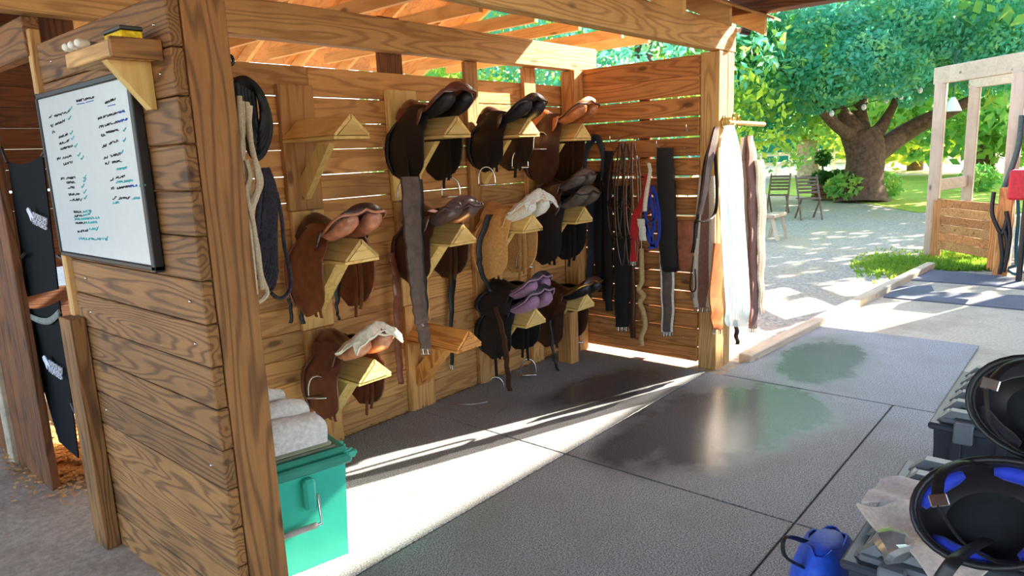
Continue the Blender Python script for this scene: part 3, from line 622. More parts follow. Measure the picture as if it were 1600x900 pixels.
_t = PLB.n('BsdfTranslucent'); _t.inputs[0].default_value = srgb(206, 236, 246); _tp = PLB.n('BsdfTransparent'); _m1 = PLB.n('MixShader'); _m1.inputs[0].default_value = .45; _m2 = PLB.n('MixShader'); _m2.inputs[0].default_value = .38; PLB.bump(PLB.noise(PLB.coords((30, 30, 5)), 1, 3, .6), 1.0, .03)
PLB.l(PLB.b.outputs[0], _m1.inputs[1]); PLB.l(_t.outputs[0], _m1.inputs[2]); PLB.l(_m1.outputs[0], _m2.inputs[1]); PLB.l(_tp.outputs[0], _m2.inputs[2]); PLB.l(_m2.outputs[0], PLB.t.nodes['Material Output'].inputs[0])
pstrap('plastic_bag', 'long clear bluish plastic sleeve hanging on the sunlit post', 'bag', [(196, 1132, 1140), (225, 1126, 1148), (270, 1124, 1154), (340, 1126, 1157), (420, 1130, 1163), (480, 1134, 1166), (500, 1132, 1162), (510, 1136, 1164)], PLB.m, 1, -.16, .03, wave=.0, group=GP)
pstrap('girth', 'cream padded girth inside the plastic sleeve', 'girth', [(225, 1128, 1140), (300, 1127, 1142), (380, 1130, 1143), (450, 1132, 1142)], fleece, 1, -.12, .025, group=GP)
for i, (rows, lb, m) in enumerate((([(215, 1157, 1164), (255, 1156, 1166), (330, 1156, 1168), (420, 1160, 1170), (475, 1165, 1170)], 'brown girth with fleece edges right beside the plastic sleeve', brg),
        ([(212, 1166, 1174), (260, 1167, 1180), (340, 1170, 1182), (440, 1172, 1182), (513, 1170, 1181)], 'longest brown girth with a wide buckle at the outer end of the rail', mvb),
        ([(250, 1180, 1190), (330, 1184, 1193), (400, 1184, 1191), (455, 1185, 1190), (490, 1186, 1190)], 'pale outermost girth at the end of the peg rail', brg),
        ([(500, 1146, 1150), (520, 1147, 1151), (538, 1149, 1152)], 'short dark strap end below the plastic sleeve', dbr))):
    t = pstrap('girth' if i < 3 else 'strap', lb, 'girth' if i < 3 else 'strap', rows, m, 1, -.05-.03*i, .016, group=GP, edge=fleece if i in (0, 2) else None, buckle=(.2, .5, .8) if i == 1 else None)
# ================================================================== WHITEBOARD, SHELF, STALL GUARD
wbd = T('whiteboard', 'white dry-erase board covered in handwriting, black frame', 'whiteboard', (-.02, .7, 1.29))
P('surface', MB().cbox(-.030, -.006, .268, 1.135, 1.297, 1.898, .002), plain('board_white', srgb(196, 200, 200), .3, var=.03), wbd, None, True)
FR = plain('board_frame', srgb(22, 22, 26), .45)
for y0, y1, z0, z1 in ((.24, .268, 1.275, 1.92), (1.135, 1.15, 1.28, 1.92), (.24, 1.15, 1.28, 1.297), (.24, 1.15, 1.898, 1.918)):
    P('frame_rail', MB().cbox(-.036, -.004, y0, y1, z0, z1, .003), FR, wbd, None, True)
INK = {'k': plain('ink_black', srgb(38, 36, 50), .6), 'c': plain('ink_cyan', srgb(70, 186, 190), .6), 'b': plain('ink_blue', srgb(50, 84, 190), .6)}
rowsw = [(119, 158, 147, 152, 'k'), (164, 161, 180, 154, 'k'), (85, 182, 108, 174, 'k'), (86, 195, 101, 188, 'k'), (92, 215, 106, 209, 'k'), (93, 225, 108, 219, 'k'), (95, 233, 113, 228, 'k'), (98, 247, 112, 243, 'k'), (99, 257, 113, 253, 'k'),
 (77, 184, 81, 182, 'k'), (79, 197, 83, 196, 'k'), (82, 207, 86, 205, 'k'), (89, 249, 94, 247, 'k'), (161, 183, 184, 176, 'k'), (185, 176, 195, 173, 'b'), (164, 196, 184, 190, 'k'), (185, 190, 199, 186, 'b'), (166, 207, 185, 203, 'k'),
 (170, 225, 185, 219, 'k'), (172, 244, 188, 240, 'k'), (175, 254, 190, 251, 'k'), (153, 186, 159, 184, 'k'), (155, 199, 161, 197, 'k'), (158, 212, 164, 210, 'k'), (160, 229, 166, 227, 'k'), (162, 247, 168, 245, 'k'), (164, 256, 170, 254, 'k'),
 (120, 163, 132, 161, 'b'), (134, 160, 146, 157, 'b'), (168, 166, 180, 163, 'b'),
 (95, 279, 100, 279, 'k'), (103, 279, 118, 277, 'k'), (104, 285, 117, 285, 'k'), (106, 293, 116, 293, 'k'), (107, 304, 124, 303, 'k'), (109, 312, 128, 312, 'k'), (115, 331, 127, 331, 'k'), (116, 338, 128, 337, 'k'), (117, 343, 155, 340, 'c'),
 (118, 349, 132, 348, 'k'), (133, 348, 152, 347, 'c'), (121, 362, 137, 360, 'k'), (139, 358, 153, 357, 'c'), (123, 373, 168, 374, 'c'), (181, 278, 195, 275, 'k'), (181, 285, 207, 282, 'c'), (183, 294, 201, 291, 'k'), (202, 291, 214, 290, 'b'), (218, 290, 227, 290, 'c'),
 (185, 310, 203, 309, 'k'), (206, 310, 218, 309, 'c'), (172, 281, 177, 280, 'k'), (174, 295, 178, 294, 'k'), (176, 310, 182, 309, 'k'), (176, 317, 186, 316, 'c'), (182, 265, 198, 262, 'c'), (129, 331, 142, 329, 'c'), (129, 337, 140, 334, 'c')]
inkmb = {c: MB() for c in INK}
for x0, y0, x1, y1, c in rowsw:
    n = max(4, int((x1-x0)*1.7)); pts = []
    under = c == 'b' and y0 < 170
    for k in range(n+1):
        f = k/n; a = 0 if under else random.choice((-2.4, -1.6, .8, 1.6, 2.3))*(.75 if x1-x0 > 6 else .9)
        pts.append(on(x0+(x1-x0)*f+random.uniform(-.3, .3), y0+(y1-y0)*f+a, 0, -.0312))
        if not under and k and random.random() < .16 and len(pts) > 2:
            inkmb[c].tube(pts, .0013, 4); pts = [pts[-1]+np.array([0, -.004, 0])]
    if len(pts) > 1: inkmb[c].tube(pts, .0013, 4)
for px, py in ((110, 170), (108, 185), (111, 208), (113, 216), (118, 228), (123, 242), (128, 247), (194, 203), (194, 219), (190, 238), (129, 291), (132, 282), (132, 277), (133, 309), (132, 300), (151, 358), (166, 373), (140, 333), (204, 170), (208, 183)):
    inkmb['c'].tube([on(px-2, py, 0, -.0312), on(px-.6, py+2.2, 0, -.0312), on(px+2.4, py-3.6, 0, -.0312)], .0018, 4)
for c in INK: P('writing', inkmb[c], INK[c], wbd, None, True, {'k': 'black handwriting', 'c': 'cyan handwriting and ticks', 'b': 'blue handwriting'}[c])['kind'] = 'stuff'
# shelf with bracket, eraser, markers
sh = T('shelf', 'small bracket shelf on the partition above the whiteboard', 'shelf', (-.09, .25, 1.9))
P('block', MB().cbox(-.145, -.004, .07, .42, 1.93, 1.975, .003), W('beam', 'y'), sh, None, True)
P('lip', MB().cbox(-.147, -.004, .05, .069, 1.925, 1.982, .002), W('part', 'x'), sh, None, True)
P('bracket', MB().prism([(-.004, 1.929), (-.004, 1.79), (-.02, 1.79), (-.13, 1.929)], 'y', .14, .18), W('rack', 'z'), sh, None, True)
er = T('eraser', 'yellow and black whiteboard eraser on the little shelf', 'eraser', (-.075, .12, 1.983))
P('felt', MB().cbox(-.105, -.045, .075, .20, 1.983, 2.005, .003), plain('felt_yellow', srgb(226, 190, 30), .9, var=.3, sc=70, bump=.5), er, None, True)
P('back', MB().cbox(-.107, -.043, .073, .202, 2.005, 2.018, .003), BLACKP, er, None, True)
for i, (y, lb) in enumerate(((.26, 'white capped marker nearest the eraser'), (.315, 'white capped marker in the middle of the shelf'), (.365, 'white capped marker at the far end of the shelf'))):
    m = T('marker', lb, 'marker', (-.09, y, 1.987), group='markers on the little shelf')
    P('barrel', MB().tube([(-.14, y+.0, 1.987), (-.04, y+.03, 1.987)], .0095, 10), plain('marker_grey', srgb(120, 118, 120), .4), m, 60, True)
    P('cap', MB().tube([(-.165, y-.008, 1.987), (-.16, y-.006, 1.987), (-.13, y+.003, 1.987)], [.009, .0125, .0125], 10), plain('cap_white', srgb(232, 228, 216), .4, var=.05), m, 60, True)
# stall guard: two black panels
sgm = plain('guard_black', srgb(16, 20, 24), .85, var=.2, sc=80, spec=.15)
sg = T('stall_guard', 'black fabric stall guard with white horse logo across the stall door', 'stall guard', (.03, 1.55, .25))
def pgrid(tl, tr, bl, br, val, n=8, bow=.02):
    G = []
    for a in np.linspace(0, 1, n):
        row = []
        for b in np.linspace(0, 1, n):
            px = (1-a)*((1-b)*tl[0]+b*tr[0])+a*((1-b)*bl[0]+b*br[0]); py = (1-a)*((1-b)*tl[1]+b*tr[1])+a*((1-b)*bl[1]+b*br[1])
            py += 7*math.sin(math.pi*b)*(1-a); row.append(on(px, py, 0, val+bow*math.sin(math.pi*b)*math.sin(2.5*a)))
        G.append(row)
    return G
P('panel', MB().sheet(pgrid((12, 254), (66, 243), (42, 464), (90, 452), .03), (.006, 0, 0)), sgm, sg, 60, True)
P('panel', MB().sheet(pgrid((30, 480), (92, 470), (92, 690), (122, 716), .03), (.006, 0, 0)), sgm, sg, 60, True)
P('webbing', MB().tube(smoothpath([on(x, y, 0, .02) for x, y in ((22, 440), (30, 478), (50, 496), (75, 502), (93, 488))], 5), .016, 8, .35), plain('webbing_grey', srgb(120, 124, 116), .8), sg, 60, True)
for pts in (((12, 254), (2, 230), (-6, 200)), ((66, 243), (72, 235)), ((40, 395), (26, 410), (10, 420)), ((90, 400), (98, 405)), ((94, 490), (100, 520)), ((112, 630), (118, 645))):
    P('strap', MB().tube([on(x, y, 0, .02) for x, y in pts], .008, 6), BLACKP, sg, 60, True)
P('snap', MB().tube(smoothpath([on(x, y, 0, .0) for x, y in ((8, 408), (14, 414), (10, 422), (18, 434), (22, 442))], 4), .006, 6), STEEL, sg, 60, True)
P('snap', MB().tube(smoothpath([on(x, y, 0, .0) for x, y in ((42, 594), (50, 598), (48, 608), (54, 604))], 4), .007, 6), STEEL, sg, 60, True)
LOGO = plain('logo_white', srgb(206, 208, 220), .7, var=.05)
def logo(px0, py0, dx, dy, s):
    mb = MB(); q = [(0, -7), (3, -4), (5, 0), (8, 6), (10, 13), (8, 12), (6, 8), (6, 16), (4, 12), (2, 6), (-1, 0), (-2, -4)]
    pp = [on(px0+x*s, py0+y*s, 0, .012) for x, y in q]; mb.add(pp, [tuple(range(len(pp)))]); mb.add([p+np.array([.004, 0, 0]) for p in pp], [tuple(range(len(pp)))])
    P('horse_emblem', mb, LOGO, sg, None, True)
    for txt, oy in (('DOOLIM', 0.0), ('HORSES', 10.0*s)):
        cu = bpy.data.curves.new('lettering', 'FONT'); cu.body = txt; cu.size = 1.0; cu.extrude = .01; cu.space_character = 1.12
        o = bpy.data.objects.new('lettering', cu); COL.objects.link(o); bpy.context.view_layer.update()
        me = bpy.data.meshes.new_from_object(o.evaluated_get(bpy.context.evaluated_depsgraph_get())); bpy.data.objects.remove(o)
        wd = max(v.co.x for v in me.vertices)
        A = on(px0+9*s, py0+9*s+oy*.95, 0, .014); B = on(px0+9*s+dx, py0+9*s+oy*.95+dy, 0, .014); U = on(px0+9*s-.6, py0-.5+oy*.95, 0, .014)
        for v in me.vertices:
            x, y, z = v.co; p = A+(B-A)*(x/wd)+(U-A)*(y/.72)+np.array([-z*.3, 0, 0]); v.co = Vector(p)-Vector(sg.location)
        me.materials.append(LOGO); t = bpy.data.objects.new('lettering', me); COL.objects.link(t); t.parent = sg
logo(43, 331, 21, 10, 1.0); logo(68, 562, 20, 13, 1.0)
# shavings on the stall floor
def scatter(name, label, cat, n, gen, size, mat, kind='stuff'):
    V = []; F = []
    for i in range(n):
        p = gen(); a = random.uniform(0, 6.28); s = size*random.uniform(.5, 1.5); tl = random.uniform(-.6, .6)
        d = np.array([math.cos(a), math.sin(a), tl*.5])*s; e = np.array([-math.sin(a), math.cos(a), random.uniform(-.4, .4)])*s*.5
        b = len(V); V += [p-d, p+e, p+d, p-e]; F.append((b, b+1, b+2, b+3))
    return S(name, label, cat, MB().add(V, F), mat, kind=kind)
def leafgen():
    while True:
        px = random.gauss(95, 45); py = random.gauss(705, 28)
        if 655 < py < 800 and 5 < px < 175:
            p = on(px, py, 2, .004+random.random()*.03*(py < 720)); 
            if p[0] < -.1 or p[1] > 1.3: return p
shav = plain('shavings', srgb(214, 160, 92), .9, var=.5, sc=3)
scatter('wood_shavings', 'dry leaves and wood shavings heaped at the stall doorway', 'shavings', 2600, leafgen, .016, shav)
scatter('debris', 'thin line of litter along the foot of the saddle wall', 'debris', 350, lambda: np.array([random.uniform(.9, 3.5), 1.235-abs(random.gauss(0, .035)), .004+random.random()*.012]), .008, plain('litter', srgb(120, 92, 52), .9, var=.5, sc=5))
# ================================================================== GREEN BIN WITH PADS
ang = math.radians(-12)
bx = T('storage_bin', 'turquoise green plastic storage bin inside the near post', 'bin', (.567, .156, 0), ang)
GRN = plain('bin_green', srgb(64, 196, 168), .35, var=.08, sc=6); GRD = plain('bin_lid_green', srgb(58, 150, 128), .45, var=.12, sc=8)
bw, bd, bh = .47, .34, .44
mb = MB(); tp = .018
lo = [(-bw+tp, tp), (-tp, tp), (-tp, bd-tp), (-bw+tp, bd-tp)]; hi = [(-bw, 0), (0, 0), (0, bd), (-bw, bd)]
mb.add([(x, y, .001) for x, y in lo]+[(x, y, bh) for x, y in hi], [(3, 2, 1, 0), (0, 1, 5, 4), (1, 2, 6, 5), (2, 3, 7, 6), (3, 0, 4, 7), (4, 5, 6, 7)]); P('body', mb, GRN, bx)
P('rim', MB().cbox(-bw-.02, .022, -.022, bd+.02, bh-.03, bh+.012, .008), GRD, bx)
lid = P('lid', MB().cbox(-bw-.012, .012, -.012, bd+.012, bh+.013, bh+.04, .012), GRD, bx)
for q in range(9):
    a = random.uniform(0, 6.28); P('torn_edge', MB().ell((.02+random.uniform(-.02, .03), random.uniform(-.02, .1), bh+random.uniform(-.015, .03)), (.018, .014, .01), 6, 4), GRN, bx, 30)
h = P('handle', MB().tube([(-.33, -.03, .33), (-.33, -.045, .21), (-.14, -.045, .21), (-.14, -.03, .33)], .007, 8), STEEL, bx, 60)
SP('grip', MB().tube([(-.31, -.045, .21), (-.16, -.045, .21)], .012, 10), plain('grip_grey', srgb(180, 170, 160), .5), h, 60)
for x in (-.31, -.17): P('handle_lug', MB().cbox(x-.025, x+.025, -.045, .0, .27, .40, .012), GRN, bx)
ov = T('tray_lid', 'olive grey lid lying on the green bin under the white pads', 'lid', (.567, .156, bh+.04), ang)
P('sheet', MB().cbox(-.44, -.04, .02, .31, .001, .03, .012), plain('olive_lid', srgb(150, 152, 124), .55, var=.1), ov); P('rim', MB().cbox(-.45, -.03, .01, .32, .001, .012, .004), plain('olive_rim', srgb(112, 116, 96), .55), ov)
zz = bh+.072
for i, (y0, y1, h_, x1, lb) in enumerate(((.02, .13, .11, -.07, 'front roll of the folded white saddle pads on the green bin'), (.11, .21, .16, -.10, 'middle fold of the white saddle pads on the green bin'), (.19, .30, .20, -.16, 'rear and tallest fold of the white pads on the green bin'))):
    t = T('saddle_pad', lb, 'saddle pad', (.567, .156, zz), ang, group='white pads on the bin')
    G = []
    for a in np.linspace(0, 1, 16):
        row = []
        for b in np.linspace(0, 1, 12):
            th = math.pi*a; yc = (y0+y1)/2; row.append((-.46+(x1+.46)*b+.012*math.sin(a*9+i), yc+math.cos(th)*(y1-y0)/2*1.05, h_*math.sin(th)**.55*(1-.25*max(0, b-.75)**1.0*4*.4)*(1+.03*math.sin(b*14+i*2))+.001))
        G.append(row)
    P('fold', MB().sheet(G, .008), white, t, 60)
    e = [(G[k][11][0], G[k][11][1], G[k][11][2]) for k in range(16)]; P('end', MB().add(e+[(x1+.012, (y0+y1)/2, h_*.45)], [(k, k+1, 16) for k in range(15)]), white, t, 60)
    P('quilt_seam', MB().tube([(G[k][7][0], G[k][7][1], G[k][7][2]+.003) for k in range(6, 15)], .002, 5), plain('seam_grey', srgb(170, 166, 160), .9), t, 60)
# ================================================================== TOTES, CLOTHS, HELMETS
TOT = plain('tote_grey', srgb(58, 60, 70), .42, var=.12, sc=9); TLD = plain('tote_lid_grey', srgb(116, 118, 124), .38, var=.1, sc=9)
def tote(label, x0, x1, y0, y1, h):
    cx, cy = (x0+x1)/2, (y0+y1)/2; hx, hy = (x1-x0)/2, (y1-y0)/2
    t = T('storage_tote', label, 'tote', (cx, cy, 0)); mb = MB(); k = .86
    mb.add([(sx*hx*k, sy*hy*k, .001) for sx, sy in ((-1, -1), (1, -1), (1, 1), (-1, 1))]+[(sx*hx*.95, sy*hy*.93, h-.05) for sx, sy in ((-1, -1), (1, -1), (1, 1), (-1, 1))], [(3, 2, 1, 0), (0, 1, 5, 4), (1, 2, 6, 5), (2, 3, 7, 6), (3, 0, 4, 7), (4, 5, 6, 7)]); P('body', mb, TOT, t)
    for i in range(5):
        x = -hx*.75+i*hx*.375; P('side_rib', MB().cbox(x-.02, x+.02, hy*.86, hy*.95, .05, h-.06, .006), TOT, t)
    for y in (-.6, 0, .6): P('side_rib', MB().cbox(-hx*.96, -hx*.87, y*hy-.02, y*hy+.02, .05, h-.06, .006), TOT, t)
    P('lid', MB().cbox(-hx, hx, -hy, hy, h-.06, h-.03, .008), TOT, t); P('lid_panel', MB().cbox(-hx*.95, hx*.95, -hy*.9, hy*.86, h-.03, h-.012, .01), TLD, t)
    for i in range(6):
        x = -hx*.84+i*hx*.336
        P('lid_rib', MB().prism([(hy*.98, h-.05), (hy*.72, h+.022), (-hy*.72, h+.022), (-hy*.98, h-.05), (-hy*.8, h-.05), (-hy*.64, h-.004), (hy*.64, h-.004), (hy*.8, h-.05)], 'x', x-.022, x+.022), TLD, t)
    P('lid_spine', MB().cbox(-hx*.9, hx*.9, -.03, .03, h-.015, h+.024, .006), TLD, t)
    for y in (-.5, .5): P('latch', MB().cbox(-hx-.012, -hx+.03, y*hy-.035, y*hy+.035, h-.10, h-.01, .006), TLD, t)
    return t
tote('dark ribbed storage tote standing apart beyond the helmets', 2.30, 3.16, -2.12, -1.60, .44)
tote('ribbed storage tote under the beige cloths in the foreground', 1.05, 1.90, -2.15, -1.60, .42)
def drape(name, label, cat, quad, z, mat, amp=.02, n=22, sag=None, fold=1.0):
    G = []
    q = [np.array(p, float) for p in quad]
    for a in np.linspace(0, 1, n):
        row = []
        for b in np.linspace(0, 1, n):
            p = (1-a)*((1-b)*q[0]+b*q[1])+a*((1-b)*q[3]+b*q[2])
            zz = z+amp*(math.sin(p[0]*13*fold+p[1]*17)*.5+math.sin(p[0]*29*fold-p[1]*23)*.35+.6)
            if sag: zz -= sag*max(0, (p[1]+1.60))**1.0*4.0 if p[1] > -1.60 else 0
            row.append((p[0], p[1], max(.02, zz)))
        G.append(row)
    return S(name, label, cat, MB().sheet(G, -.008), mat, smooth=60)
bei = cloth('beige_cloth', (206, 188, 172)); lil = cloth('pale_lilac_cloth', (210, 198, 196))
drape('saddle_cloth', 'pale lilac saddle cloth at the back of the foreground tote', 'cloth', [tuple(on(x, y, 2, .45)[:2]) for x, y in ((1345, 790), (1375, 748), (1560, 745), (1560, 830))], .447, lil, .028)
drape('saddle_cloth', 'beige saddle cloth spread over the front of the foreground tote', 'cloth', [tuple(on(x, y, 2, .47)[:2]) for x, y in ((1338, 805), (1452, 795), (1640, 860), (1470, 930))], .475, bei, .03)
S('clear_cup', 'crumpled clear plastic wrapper on the beige cloth', 'wrapper', MB().tube(smoothpath([on(1396, 838, 2, .50), on(1398, 856, 2, .50), on(1410, 872, 2, .49)], 3), [.02, .05, .055, .045, .04, .05, .03], 9, .7), plain('wrapper', srgb(170, 172, 170), .12, .6, .3, 14), smooth=20)
blu = cloth('blue_nylon', (26, 84, 210), .6)
bg_ = T('blue_bag', 'bright blue nylon bag with black handle beside the foreground tote', 'bag', (1.36, -1.46, 0))
mb = MB(); G = []
for a in np.linspace(0, 1, 9):
    row = []
    for b in np.linspace(0, 1, 17):
        th = 2*math.pi*b; r = (.55+.5*math.sin(math.pi*(.15+.8*a)))*(1+.10*math.sin(3*th+a*4)); row.append((1.37+.16*r*math.cos(th), -1.47+.085*r*math.sin(th), .012+.24*a+.012*a*math.sin(5*th+a*7)))
    G.append(row)
mb.sheet(G, -.006); P('body', mb, blu, bg_, 50, True)
P('top_fold', MB().ell((1.37, -1.47, .235), (.11, .06, .035), 12, 6), blu, bg_, 50, True)
P('handle', MB().tube(smoothpath([(1.25, -1.43, .2), (1.20, -1.39, .25), (1.23, -1.38, .30), (1.31, -1.42, .26)], 5), .017, 6, .3), BLACKP, bg_, 60, True)
HSH = plain('helmet_shell', srgb(38, 34, 38), .45, var=.2, sc=40); HIN = cloth('helmet_liner', (24, 24, 30)); HBL = cloth('helmet_pad_blue', (22, 54, 190), .7)
def helmet(label, c, nrm, longax, sc=1.0, padmat=HBL):
    n = Vector(nrm).normalized(); lx = Vector(longax); lx = (lx-n*lx.dot(n)).normalized(); ly = n.cross(lx); M = Matrix((lx, ly, n)).transposed()
    t = T('riding_helmet', label, 'helmet', tuple(c)); a, b, d = .150*sc, .108*sc, .125*sc
    def shell(f, top, inv=False):
        vs = []; m = 9; nn = 28; fs = []
        for i in range(m):
            ph = (math.pi/2)*i/(m-1)
            for k in range(nn):
                th = 2*math.pi*k/nn; vs.append(M @ Vector((a*f*math.cos(ph)*math.cos(th)*(1+.06*math.cos(th)), b*f*math.cos(ph)*math.sin(th), -d*f*math.sin(ph)+top)))
        return vs, [(i*nn+k, i*nn+(k+1) % nn, (i+1)*nn+(k+1) % nn, (i+1)*nn+k) for i in range(m-1) for k in range(nn)]
    mb = MB(); v1, f1 = shell(1.0, 0); v2, f2 = shell(.88, .0); o = len(v1); mb.add(v1+v2, f1+[tuple(o+i for i in f[::-1]) for f in f2]+[(k, (k+1) % 28, o+(k+1) % 28, o+k) for k in range(28)])
    me = mb.mesh('shell', 60); P('shell', me, HSH, t)
    rim = [M @ Vector((a*.96*math.cos(q)*(1+.06*math.cos(q)), b*.96*math.sin(q), .002)) for q in np.linspace(0, 2*math.pi, 33)]; P('rim', MB().tube(rim, .007*sc, 8), BLACKP, t, 60)
    G = []
    for q in np.linspace(-1.0, 1.0, 11):
        G.append([M @ Vector((a*(1.02+e*.30)*math.cos(q)*(1+.06*math.cos(q)), b*(1.0+.12*e)*math.sin(q), -.012-.012*e)) for e in np.linspace(0, 1, 4)])
    P('peak', MB().sheet(G, .005), HSH, t, 60)
    for q0, q1 in ((.35, 1.3), (1.75, 2.8), (3.5, 4.5), (4.9, 5.9)):
        pts = [M @ Vector((a*.80*math.cos(q), b*.80*math.sin(q), -.028)) for q in np.linspace(q0, q1, 8)]; P('liner_pad', MB().tube(pts, [.008, .016, .018, .018, .018, .018, .016, .008], 8), padmat, t, 60)
    P('liner', MB().ell(M @ Vector((0, 0, -d*.72)), (a*.55, b*.55, d*.15), 16, 8, M), HIN, t, 60)
    for s in (-1, 1):
        pts = smoothpath([M @ Vector((.02, s*b*.9, -.01)), M @ Vector((-.03, s*b*.85, .04)), M @ Vector((-.07, s*b*.55, .08)), M @ Vector((-.09, .0, .10))], 5); P('chin_strap', MB().tube(pts, .011, 6, .25), BLACKP, t, 60)
    P('buckle', MB().cbox(-.016, .016, -.012, .012, -.004, .004, .002, Matrix.Translation(M @ Vector((-.085, .01, .102))) @ M.to_4x4()), STEEL, t)
    return t
c1 = dep(1548, 800, 1.38); c2 = dep(1634, 640, 1.42)
tocam = CAM-c1
helmet('black riding helmet hanging with blue padding showing, lower of the two', c1, tocam*.75+np.array([0, 0, .35]), _R, 1.0)
helmet('black riding helmet hanging higher, cut off by the right edge', c2, (CAM-c2)*.5+np.array([-.05, .1, .12]), _R*1.0+_U*-.35, 1.0, HIN)
hs = T('helmet_stand', 'dark metal helmet stand just beyond the right edge', 'stand', (.82, -2.42, 0))
P('pole', MB().tube([(.82, -2.42, 0), (.82, -2.42, 1.5)], .016, 10), BLACKP, hs, 60, True); P('base', MB().cbox(.62, 1.0, -2.62, -2.22, 0, .02, .004), BLACKP, hs, None, True)
for c in (c1, c2):
    e = c+np.array(_R)*.10+np.array([0, 0, .05]); P('arm', MB().tube([(.82, -2.42, float(e[2])+.1), tuple(e)], .007, 8), BLACKP, hs, 60, True)
P('strap', MB().tube(smoothpath([c1+np.array([0, 0, -.06]), dep(1500, 868, 1.2), dep(1470, 905, 1.19), dep(1440, 960, 1.2)], 5), .012, 6, .3), BLACKP, hs, 60, True)
# security camera on the beam end
sc_ = T('security_camera', 'small black security camera on the end of the front beam', 'camera', (4.0, .0, 2.38))
P('body', MB().tube([(3.985, -.03, 2.40), (4.03, -.07, 2.385)], [.03, .028], 12), BLACKP, sc_, 60, True); P('mount', MB().tube([(3.965, .0, 2.40), (3.995, -.02, 2.40)], .018, 10), plain('mount_white', srgb(220, 220, 220), .5), sc_, 60, True)
# ================================================================== YARD
def foliage(name, c1, c2, c3):
    k = N(name); v = k.coords((1, 1, 1), rnd=False, obj=False); f = k.noise(v, .55, 3, .6); g = k.noise(v, 2.6, 2, .6)
    c = k.mix(k.ramp(f, .38, .66), c1, c2); c = k.mix(k.math('MULTIPLY', k.ramp(g, .5, .72), .8), c, c3); k.l(c, k.b.inputs['Base Color']); k.b.inputs['Roughness'].default_value = .55
    tr = k.n('BsdfTranslucent'); k.l(c, tr.inputs[0]); mx = k.n('MixShader'); mx.inputs[0].default_value = .55
    k.l(k.b.outputs[0], mx.inputs[1]); k.l(tr.outputs[0], mx.inputs[2]); k.l(mx.outputs[0], k.t.nodes['Material Output'].inputs[0]); return k.m
TEAL = foliage('leaves_teal', srgb(96, 190, 150), srgb(120, 206, 190), srgb(190, 226, 120)); LIME = foliage('leaves_lime', srgb(186, 214, 60), srgb(224, 226, 84), srgb(130, 190, 80)); MIDG = foliage('leaves_mid', srgb(110, 186, 100), srgb(166, 206, 96), srgb(214, 222, 100))
BARK = plain('bark', srgb(104, 78, 62), .95, var=.5, sc=9, bump=.8); BARKP = plain('bark_pale', srgb(186, 158, 120), .95, var=.4, sc=7, bump=.6)
def crown(blobs, n, size):
    B = np.array(blobs, float); vol = B[:, 3]*B[:, 4]*B[:, 5]; vol = vol**.67; ids = rng.choice(len(B), n, p=vol/vol.sum())
    d = rng.normal(size=(n, 3)); d /= np.linalg.norm(d, axis=1)[:, None]; r = rng.uniform(.55, 1.05, n)**.6
    c = B[ids, :3]+d*B[ids, 3:6]*r[:, None]
    u = rng.normal(size=(n, 3)); u /= np.linalg.norm(u, axis=1)[:, None]; w_ = np.cross(u, rng.normal(size=(n, 3))); w_ /= np.linalg.norm(w_, axis=1)[:, None]
    s = size*rng.uniform(.6, 1.4, n)[:, None]; u = u*s; w_ = w_*s*.5
    V = np.stack([c-u, c+w_, c+u, c-w_], 1).reshape(-1, 3); return V, n
def leafobj(parent, blobs, n, size, mat):
    V, m = crown(blobs, n, size); V = V-np.array(parent.location)
    me = bpy.data.meshes.new('foliage'); me.vertices.add(4*m); me.vertices.foreach_set('co', V.ravel()); me.loops.add(4*m); me.loops.foreach_set('vertex_index', np.arange(4*m)); me.polygons.add(m); me.polygons.foreach_set('loop_start', np.arange(0, 4*m, 4)); me.update(); me.validate()
    me.materials.append(mat); o = bpy.data.objects.new('foliage', me); COL.objects.link(o); o.parent = parent; o['kind'] = 'stuff'; return o
def branches(t, segs, mat):
    for i, (pts, r) in enumerate(segs):
        q = smoothpath(pts, 4); P('trunk' if i == 0 else 'branch', MB().tube(q, list(np.interp(np.linspace(0, 1, len(q)), np.linspace(0, 1, len(r)), r)), 10), mat, t, 70, True)
def blobset(c, R, n, br):
    out = []
    for i in range(n):
        d = rng.normal(size=3); d /= np.linalg.norm(d); p = np.array(c)+d*np.array(R)*rng.uniform(.3, 1)**.5; b = br*rng.uniform(.7, 1.3); out.append((p[0], p[1], p[2], b*1.15, b*1.15, b*.75))
    return out
bx0 = on(1345, 315, 2, -.05); D0 = float((bx0-CAM) @ _f)
tp = lambda x, y, dd=0: dep(x, y, D0+dd)
oak = T('oak_tree', 'large spreading oak with dark forked trunk and teal foliage', 'tree', tuple(bx0))
branches(oak, [([tp(1346, 318), tp(1348, 285), tp(1352, 250), tp(1350, 225), tp(1345, 205)], [.75, .52, .50, .52, .42]), ([tp(1342, 228), tp(1325, 195), tp(1312, 178), tp(1290, 130), tp(1270, 80)], [.40, .30, .24, .16, .1]), ([tp(1346, 220), tp(1342, 180, .3), tp(1346, 150, .5), tp(1350, 90, 1)], [.34, .22, .17, .1]), ([tp(1352, 225), tp(1372, 205), tp(1385, 185), tp(1398, 160), tp(1410, 120)], [.34, .2, .14, .1, .06]),
     ([tp(1350, 248), tp(1378, 232), tp(1410, 210), tp(1445, 190, -.5), tp(1480, 175, -1), tp(1530, 150, -1.5)], [.36, .3, .26, .22, .18, .1]), ([tp(1335, 215), tp(1300, 190, -1), tp(1240, 120, -1.5), tp(1160, 72, -2)], [.2, .14, .1, .06])], BARK)
bl = []
